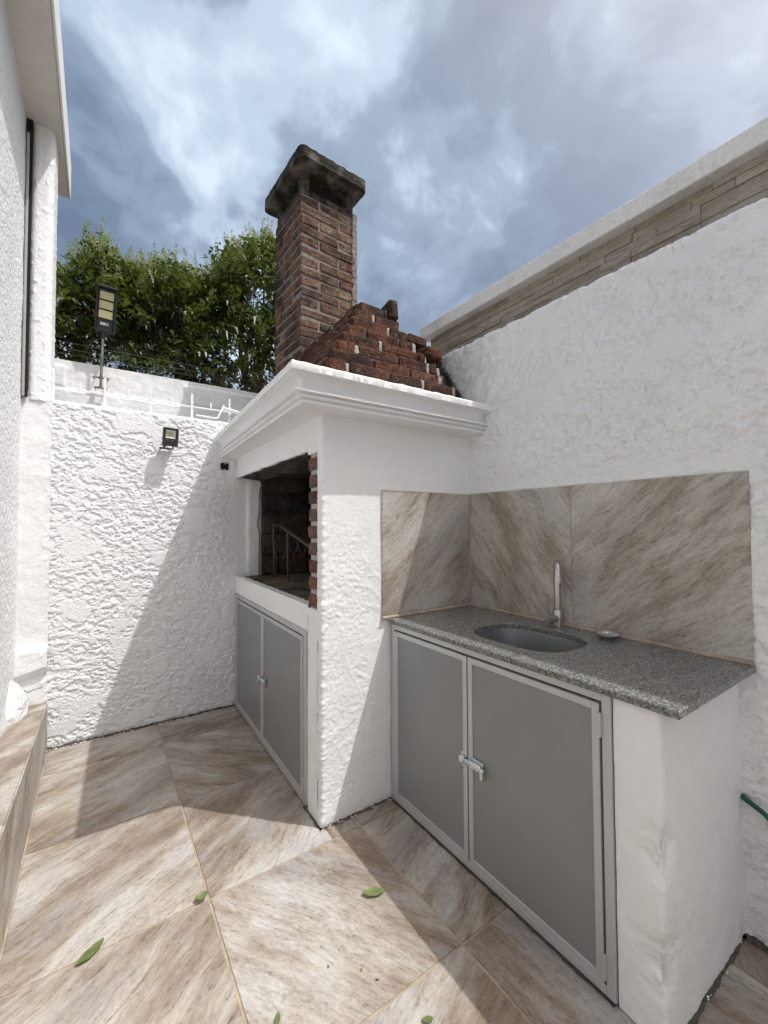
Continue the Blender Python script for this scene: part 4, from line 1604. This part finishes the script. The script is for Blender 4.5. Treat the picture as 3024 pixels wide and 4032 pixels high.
# bezel as four bars around the window
k.box((-hw, -0.03, iz1), (hw, 0.006, hh), 0.003, FLP)
k.box((-hw, -0.03, -hh), (hw, 0.006, iz0), 0.003, FLP)
k.box((-hw, -0.03, iz0), (iw0, 0.006, iz1), 0.0, FLP)
k.box((iw1, -0.03, iz0), (hw, 0.006, iz1), 0.0, FLP)
k.box((-hw + .004, -0.032, -hh + .004), (hw - .004, -0.024, hh - .004), 0.0, FLP)
k.build('housing', M['black'], fl)
k = MB()
cx0, cx1, cz0, cz1 = -0.0175, 0.010, 0.006, 0.032
o4 = [(iw0, 0.003, iz0), (iw1, 0.003, iz0), (iw1, 0.003, iz1), (iw0, 0.003, iz1)]
i4 = [(cx0, -0.018, cz0), (cx1, -0.018, cz0), (cx1, -0.018, cz1), (cx0, -0.018, cz1)]
k.add([FLP(p) for p in o4 + i4], [(0, 1, 5, 4), (1, 2, 6, 5), (2, 3, 7, 6), (3, 0, 4, 7)])
k.build('reflector', M['reflector'], fl)
k = MB()
k.box((cx0, -0.020, cz0), (cx1, -0.0175, cz1), 0, FLP)
k.build('led_chip', M['led'], fl)
k = MB()
k.box((-0.036, -0.055, -0.075), (-0.030, -0.028, -0.035), 0.001, FLP)
k.box((0.020, -0.055, -0.075), (0.026, -0.028, -0.035), 0.001, FLP)
k.box((-0.058, -0.100, -0.078), (0.030, -0.050, -0.073), 0.001, FLP)
k.tube([FLP((-0.02, -0.03, -0.05)), FLP((-0.03, -0.04, -0.072)), FLP((-0.045, -0.07, -0.08)), FLP((-0.05, -0.105, -0.075))], 0.004, 6)
k.build('bracket', M['black'], fl)


def text_obj(body, size, parent, mat, mw):
    cu = bpy.data.curves.new('lettering', 'FONT')
    cu.body = body
    cu.size = size
    cu.extrude = 0.0002
    cu.align_x = 'CENTER'
    o = bpy.data.objects.new('lettering', cu)
    me = bpy.data.meshes.new_from_object(o)
    bpy.data.objects.remove(o)
    vs = [mw(Vector(v.co)) for v in me.vertices]
    fs = [tuple(p.vertices) for p in me.polygons]
    return mesh_obj('lettering', vs, fs, mat, parent)


text_obj('100W', 0.0085, fl, M['print'], lambda v: FLP((v.x - 0.021, 0.0066 + v.z, v.y - 0.029)))
text_obj('IP66', 0.0085, fl, M['print'], lambda v: FLP((v.x + 0.013, 0.0066 + v.z, v.y - 0.029)))

# ================================================================== SPIKED RAIL, BENT PIPE
rail = thing('spike_rail', 'white metal spike rail along the top of the back wall', 'railing', (0.3, 3.44, 2.21))
k = MB()
k.box((-0.29, 3.430, 2.300), (1.05, 3.440, 2.310), 0.001)
k.build('rail_bar', M['plaster'], rail)
for x, z0, z1, r_ in ((-0.253, 2.2, 2.423, .007), (0.0255, 2.2, 2.415, .0075), (0.301, 2.2, 2.414, .0085), (0.577, 2.2, 2.402, .0085), (0.853, 2.2, 2.41, .0075),
                      (-0.1145, 2.30, 2.366, .0075), (0.163, 2.30, 2.362, .0065), (0.438, 2.298, 2.355, .0075), (0.713, 2.296, 2.355, .006)):
    k = MB()
    k.box((x - r_, 3.425, z0), (x + r_, 3.4295, z1), 0.001)
    k.build('spike', M['plaster'], rail)
k = MB()
k.tube([(0.600, 3.39, 2.231), (0.742, 3.39, 2.226), (0.756, 3.39, 2.232), (0.800, 3.39, 2.328), (0.800, 3.40, 2.334)], 0.0085, 10)
k.tube([(0.795, 3.40, 2.318), (0.93, 3.40, 2.300)], 0.0125, 10)
k.tube([(0.823, 3.386, 2.3142), (0.823, 3.389, 2.3142)], 0.005, 8)
tag(k.build('bent_pipe', M['plaster'], None, auto=45), 'white bent conduit pipe lying on the back wall beside the cornice', 'pipe')

# ================================================================== REAR WHITEWASHED WALL, LAMP, WIRES
rear = thing('rear_wall', 'taller whitewashed wall behind the spike rail, below the trees', 'wall', (0.5, 3.95, 0))
YR = 3.86
xs_ = ax((-1.2, -0.5, 0.04), (-0.5, 1.3, 0.009), (1.3, 2.6, 0.05))
rp = rounded([(0, 0.0), (0, 2.405), (0.028, 2.432), (0.03, 2.62), (0.06, 2.652), (0.17, 2.656)], [.006, .006, .02, .02])
pts, nr, s = path_resample(rp, 0.009)
Xg, Sg = np.meshgrid(xs_, s, indexing='ij')
zpt = pts[None, :, 1] + 0 * Xg
Hg = 0.004 * fbm(Xg, Sg, 5, 161, 4) + 0.002 * fbm(Xg, Sg, 25, 163, 3)
up = sstep(2.43, 2.445, zpt)
cut = 0.60 - 0.04 * np.clip((2.49 - zpt) / 0.05, 0, 1) ** 2 * -1
up = up * (1 - sstep(2.585, 2.61, zpt))
Hg += 0.016 * sstep(0.595, 0.612, Xg + 0.02 * np.clip((zpt - 2.46) / .2, 0, 1)) * up
Hg += 0.010 * (1 - sstep(-0.225, -0.212, Xg)) * up
Hg += 0.012 * np.clip(fbm(Xg, Sg, 16, 166, 4, 0.6), 0, 1) * np.exp(-((zpt - 2.425) / 0.02) ** 2)
grid_obj('wall_face', np.stack([Xg, YR + pts[None, :, 0] + nr[None, :, 0] * Hg, zpt + nr[None, :, 1] * Hg], -1), M['old_white'], rear)
k = MB()
k.box((-1.2, YR + 0.03, 0), (2.6, YR + 0.17, 2.64))
k.build('wall_core', M['old_white'], rear)

lamp = thing('solar_lamp', 'black solar street lamp on a thin pole fixed to the rear white wall', 'lamp', (0.01, 3.82, 2.44))
YL = 3.80
k = MB()
k.tube([(0.001, YL, 2.44), (0.010, YL, 2.84)], 0.0095, 10)
k.build('pole', M['rust'], lamp, auto=40)
for zc in (2.525, 2.448):
    k = MB()
    hwid = 0.052 if zc > 2.5 else 0.04
    k.box((-0.001 - hwid, YL + 0.012, zc - 0.007), (0.004 + hwid, YL + 0.018, zc + 0.007), 0.001)
    k.tube([(0.002, YL, zc - .010), (0.002, YL, zc + .010)], 0.0135, 10)
    for sx in (-1, 1):
        k.tube([(0.002 + sx * hwid * .8, YL + 0.018, zc), (0.002 + sx * hwid * .8, YL + 0.085, zc)], 0.004, 6)
    k.build('pole_clamp', M['rust'], lamp, auto=40)


def LP(p):
    # lamp head plane: p = (x across, out towards viewer, v up the head); head leans back ~18 deg and rolls 4 deg
    c, s = math.cos(R(3.0)), math.sin(R(3.0))
    x, v = p[0] * c + p[2] * s, -p[0] * s + p[2] * c
    ct, st = math.cos(R(14)), math.sin(R(14))
    return Vector((0.017 + x, YL - 0.005 - p[1] * ct + v * st * 0.0 - v * 0.20, 2.85 + v * 0.98 + p[1] * st * 0))


k = MB()
k.box((-0.062, -0.020, 0.04), (0.062, 0.004, 0.335), 0.004, LP)            # back shell
k.box((-0.066, -0.022, 0.03), (-0.052, 0.020, 0.345), 0.004, LP)
k.box((0.052, -0.022, 0.03), (0.066, 0.020, 0.345), 0.004, LP)
k.box((-0.066, -0.022, 0.333), (0.066, 0.034, 0.348), 0.005, LP)
k.box((-0.054, -0.020, 0.022), (0.054, 0.012, 0.040), 0.004, LP)
k.box((-0.052, -0.004, 0.035), (0.052, 0.010, 0.112), 0.004, LP)           # lower fascia
k.build('housing', M['black'], lamp)
k = MB()
for i in range(3):
    z0 = 0.122 + i * 0.068
    k.box((-0.050, 0.003, z0 - .008), (0.050, 0.010, z0 - .001), 0.001, LP)
k.build('divider', M['black'], lamp)
for i in range(3):
    z0 = 0.122 + i * 0.068
    k = MB()
    k.box((-0.044, 0.004, z0), (0.044, 0.0085, z0 + 0.056), 0.001, LP)
    k.build('led_panel', M['led'], lamp)
k = MB()
k.box((-0.030, 0.010, 0.068), (0.022, 0.0125, 0.088), 0.001, LP)
k.build('sensor_cover', M['sensor'], lamp)
k = MB()
k.box((0.006, 0.0125, 0.073), (0.015, 0.0132, 0.081), 0.0, LP)
k.build('sensor_eye', M['black'], lamp)
k = MB()
k.tube([LP((-0.004, -0.005, 0.030)), Vector((0.010, YL, 2.825))], [0.018, 0.0145], 12)
k.box((-0.026, -0.016, 0.005), (0.022, 0.004, 0.024), 0.003, LP)
k.build('neck', M['black'], lamp, auto=40)

k = MB()
for z, y in ((2.74, 4.02), (2.79, 4.05), (2.85, 4.08)):
    p = [(x, y, z - 0.01 * math.sin((x + 1.2) * 1.6)) for x in np.linspace(-1.2, 2.4, 14)]
    k.tube(p, 0.0018, 5)
tag(k.build('fence_wires', M['wire']), 'thin sagging wires strung above the rear white wall', 'wire')

# ================================================================== TREES
TOPX = [-0.95, -0.60, -0.41, -0.27, -0.20, -0.10, 0.02, 0.20, 0.30, 0.42, 0.56, 0.80, 1.00, 1.12, 1.22, 1.32, 1.50, 1.68, 1.82, 1.95, 2.2, 2.6]
TOPZ = [3.85, 3.92, 3.98, 3.98, 4.30, 4.42, 4.40, 4.28, 4.24, 4.38, 4.46, 4.42, 4.46, 4.36, 4.58, 4.85, 4.98, 5.14, 5.28, 5.22, 4.95, 4.2]


def leaf_geo(vs, fs, p, d, L, w, droop, rnd):
    d = d.normalized()
    s = d.cross(Vector((rnd.uniform(-.4, .4), rnd.uniform(-.4, .4), 1))).normalized()
    n = s.cross(d).normalized()
    k = len(vs)
    tip = p + d * L + Vector((0, 0, -droop * L))
    midp = p + d * L * 0.5 + Vector((0, 0, droop * L * 0.12))
    vs += [p, midp + s * w * .5 + n * w * 0.16, tip, midp - s * w * .5 + n * w * 0.16, midp - n * w * 0.04]
    fs += [(k, k + 1, k + 4), (k + 1, k + 2, k + 4), (k + 2, k + 3, k + 4), (k + 3, k, k + 4)]


def make_tree(label, base, limbs, xr, seed, nleaf, nflow):
    rnd = random.Random(seed)
    root = thing('privet_tree', label, 'tree', base, 'privet trees behind the rear wall')
    b = Vector(base)
    trunk = MB()
    lim = MB()
    twigs = []
    fork = b + Vector((rnd.uniform(-.05, .05), 0, 3.0))
    trunk.tube([b, b + Vector((0.03, 0.02, 1.5)), fork], [0.075, 0.06, 0.05], 9)
    for (tx, tz, ty) in limbs:
        e = Vector((tx, ty, tz))
        pts = [fork - Vector((0, 0, .08))]
        for i in range(1, 7):
            t = i / 6
            q = fork.lerp(e, t) + Vector((rnd.uniform(-.05, .05), rnd.uniform(-.06, .06), 0.10 * math.sin(t * 3.1)))
            pts.append(q)
        lim.tube(pts, [0.034 * (1 - i / 7) + 0.006 for i in range(7)], 7)
        for q in pts[2:]:
            for _ in range(4):
                d = Vector((rnd.uniform(-1, 1), rnd.uniform(-.8, .8), rnd.uniform(-.1, 1.2))).normalized() * rnd.uniform(.2, .5)
                e2 = q + d
                m_ = q.lerp(e2, .5) + Vector((rnd.uniform(-.04, .04), rnd.uniform(-.04, .04), 0.03))
                lim.tube([q, m_, e2], [0.009, 0.006, 0.003], 5)
                twigs.append((m_, e2))
    trunk.build('trunk', M['bark'], root, smooth=True)
    lim.build('limb', M['bark'], root, smooth=True)
    vs, fs = [], []
    # leafy shoots: each a short stem carrying opposite leaves
    count = 0
    tries = 0
    ends = []
    while count < nleaf and tries < nleaf * 6:
        tries += 1
        x = rnd.uniform(*xr)
        y = 5.5 + rnd.gauss(0, 0.34)
        tz = np.interp(x * 5.5 / y, TOPX, TOPZ)
        tz = 1.4 + (tz - 1.4) * y / 5.5
        z = 2.9 + (tz - 2.9) * (rnd.random() ** 0.72)
        z += rnd.uniform(-.03, .03)
        # open pockets in the crown
        h = _perlin(np.array([x * 2.6 + 3]), np.array([z * 2.6 + y * 1.3]), 77)[0]
        lowness = 1 - min(1, max(0, (z - 2.9) / 1.0))
        if h < -0.25 - 0.02 * rnd.random() or rnd.random() < 0.10 * lowness:
            continue
        d = Vector((rnd.uniform(-1, 1), rnd.uniform(-1, .6), rnd.uniform(-.1, 1.3))).normalized()
        n = rnd.randrange(6, 12)
        Ls = rnd.uniform(.12, .24)
        p0 = Vector((x, y, z))
        if z + Ls * d.z > tz + .03:
            continue
        for i in range(n):
            t = (i // 2 + 1) / (n / 2)
            p = p0 + d * Ls * t
            side = d.cross(Vector((0, 0, 1)))
            if side.length < .01:
                side = Vector((1, 0, 0))
            side.normalize()
            if (i // 2) % 2:
                side = side.cross(d)
            ld = side * (1 if i % 2 else -1) + d * 0.7 + Vector((rnd.uniform(-.3, .3), rnd.uniform(-.3, .3), rnd.uniform(-.25, .25)))
            leaf_geo(vs, fs, p, ld, rnd.uniform(.080, .145), rnd.uniform(.034, .058), rnd.uniform(.1, .5), rnd)
            count += 1
        if z > tz - 0.35:
            ends.append((p0 + d * Ls, d))
    # upright shoots breaking the outline, each ending in a flower spike
    tips = []
    for i in range(34):
        x = rnd.uniform(*xr)
        y = 5.5 + rnd.gauss(0, .25)
        tz = 1.4 + (np.interp(x * 5.5 / y, TOPX, TOPZ) - 1.4) * y / 5.5
        p0 = Vector((x, y, tz - .12))
        H = rnd.uniform(.08, .30) * (0.4 + 0.6 * rnd.random())
        d = Vector((rnd.uniform(-.35, .35), rnd.uniform(-.3, .3), 1)).normalized()
        n = int(6 + H * 50)
        for q in range(n):
            t = (q + 1) / n
            a = q * 2.4
            ld = Vector((math.cos(a), math.sin(a), 0.55 + rnd.uniform(-.4, .3)))
            leaf_geo(vs, fs, p0 + d * (H + .06) * t, ld, rnd.uniform(.06, .11) * (1.1 - .4 * t), rnd.uniform(.026, .042), rnd.uniform(.2, .7), rnd)
        tips.append(p0 + d * (H + .06))
    cr = mesh_obj('crown', vs, fs, M['leaf'], root)
    # flower spikes
    fv, ff = [], []
    rnd.shuffle(ends)
    fl_pts = []
    for i in range(nflow):
        if i < len(tips):
            p = tips[i]
        elif rnd.random() < 0.68:
            x = rnd.uniform(*xr)
            y = 5.5 + rnd.gauss(0, .22)
            tz = 1.4 + (np.interp(x * 5.5 / y, TOPX, TOPZ) - 1.4) * y / 5.5
            p = Vector((x, y, tz - rnd.random() ** 1.5 * 0.22))
        elif ends:
            p, _ = ends[i % len(ends)]
        else:
            continue
        H = rnd.uniform(.12, .24)
        up_ = Vector((rnd.uniform(-.25, .25), rnd.uniform(-.25, .2), 1)).normalized()
        for q in range(64):
            t = rnd.random()
            rr = 0.042 * (1 - t) ** 0.8 * (0.4 + 0.6 * rnd.random()) + 0.004
            a = rnd.random() * 6.283
            o = p + up_ * H * t + Vector((math.cos(a) * rr, math.sin(a) * rr, rr * .35))
            u = Vector((rnd.uniform(-1, 1), rnd.uniform(-1, 1), rnd.uniform(-.2, 1))).normalized() * rnd.uniform(.009, .016)
            v = u.cross(Vector((rnd.random() - .5, rnd.random() - .5, rnd.random() - .5))).normalized() * rnd.uniform(.004, .007)
            k = len(fv)
            fv += [o - v, o + v, o + u + v * .4, o + u - v * .4]
            ff.append((k, k + 1, k + 2, k + 3))
    mesh_obj('flower_spikes', fv, ff, M['flower'], root)['kind'] = 'stuff'
    return root


make_tree('leftmost privet tree, its paler low crown behind the solar lamp', (-0.25, 5.55, 0),
          [(-0.75, 3.45, 5.4), (-0.25, 3.6, 5.6), (-0.05, 3.85, 5.5), (0.15, 3.75, 5.3)], (-0.95, 0.28), 5, 4400, 190)
make_tree('middle privet tree with dark dense crown between lamp and chimney', (0.98, 5.6, 0),
          [(0.30, 3.7, 5.5), (0.60, 3.9, 5.4), (0.95, 3.95, 5.6), (1.15, 3.85, 5.4), (0.25, 3.4, 5.3)], (0.20, 1.22), 6, 5300, 180)
make_tree('tallest privet tree, right beside the brick chimney', (1.72, 5.55, 0),
          [(1.30, 4.25, 5.5), (1.60, 4.5, 5.4), (1.85, 4.65, 5.6), (2.05, 4.4, 5.5), (1.45, 3.8, 5.4)], (1.14, 2.35), 7, 6000, 220)


# ================================================================== FALLEN LEAVES AND SEEDS
def ground_leaf(x, y, ang, L, w, curl, label, seed, dark=False):
    rnd = random.Random(seed)
    vs, fs = [], []
    n = 9
    for i in range(n):
        t = i / (n - 1)
        ww = w * math.sin(math.pi * min(1, t * 0.92 + 0.05)) ** 0.75
        for s in (-1, 0, 1):
            px, py = (t - .5) * L, s * ww / 2 * (1 + rnd.uniform(-.12, .12))
            pz = 0.004 + curl * (abs(s) * 0.35 * w + 0.25 * L * (t - .5) ** 2 * 2) + 0.0015 * rnd.random()
            vs.append((x + px * math.cos(ang) - py * math.sin(ang), y + px * math.sin(ang) + py * math.cos(ang), pz))
    for i in range(n - 1):
        for s in range(2):
            a = i * 3 + s
            fs.append((a, a + 3, a + 4, a + 1))
    o = mesh_obj('fallen_leaf', vs, fs, M['fallen'], None, True)
    tag(o, label, 'leaf', 'fallen green leaves on the patio')


ground_leaf(-0.002, 1.706, R(35), 0.090, 0.034, 0.35, 'long flat green leaf on the tile nearest the left plinth', 1)
ground_leaf(0.336, 1.712, R(10), 0.046, 0.034, 0.9, 'small curled dark green leaf beside the crossing of grout lines', 2)
ground_leaf(0.879, 1.366, R(-25), 0.085, 0.036, 0.45, 'curled green leaf at the edge of the shadow in front of the pillar', 3)
ground_leaf(0.436, 1.181, R(70), 0.030, 0.016, 0.5, 'tiny pale green leaf cut by the lower edge of the picture', 4)
ground_leaf(0.784, 0.940, R(-30), 0.032, 0.018, 0.4, 'tiny leaf scrap at the lower edge near the cabinet', 5)
rnd = random.Random(4)
SEEDS = ['dark dry seed on the large front tile, leftmost of its three', 'dark dry seed on the large front tile, middle one of its three',
         'dark dry seed on the large front tile, nearest the camera of its three', 'dark dry seed in the shade on the tile beside the plinth',
         'dark dry seed at the foot of the grey barbecue doors', 'dark dry seed on the tile at the shadow edge beside the pillar', 'dark dry seed on the nearest tile left of the long grout line']
for i, (x, y) in enumerate(((0.619, 1.229), (0.70, 1.161), (0.725, 1.109), (0.05, 2.60), (0.85, 2.38), (0.60, 2.2), (0.25, 1.28))):
    k = MB()
    a = rnd.uniform(0, 6.28)
    d = Vector((math.cos(a), math.sin(a), 0)) * 0.006
    k.tube([Vector((x, y, .003)) - d, Vector((x, y, .005)), Vector((x, y, .003)) + d], [0.0006, 0.0018, 0.0006], 5)
    tag(k.build('dry_seed', M['drybits']), SEEDS[i], 'seed', 'dry seeds scattered on the tiles')
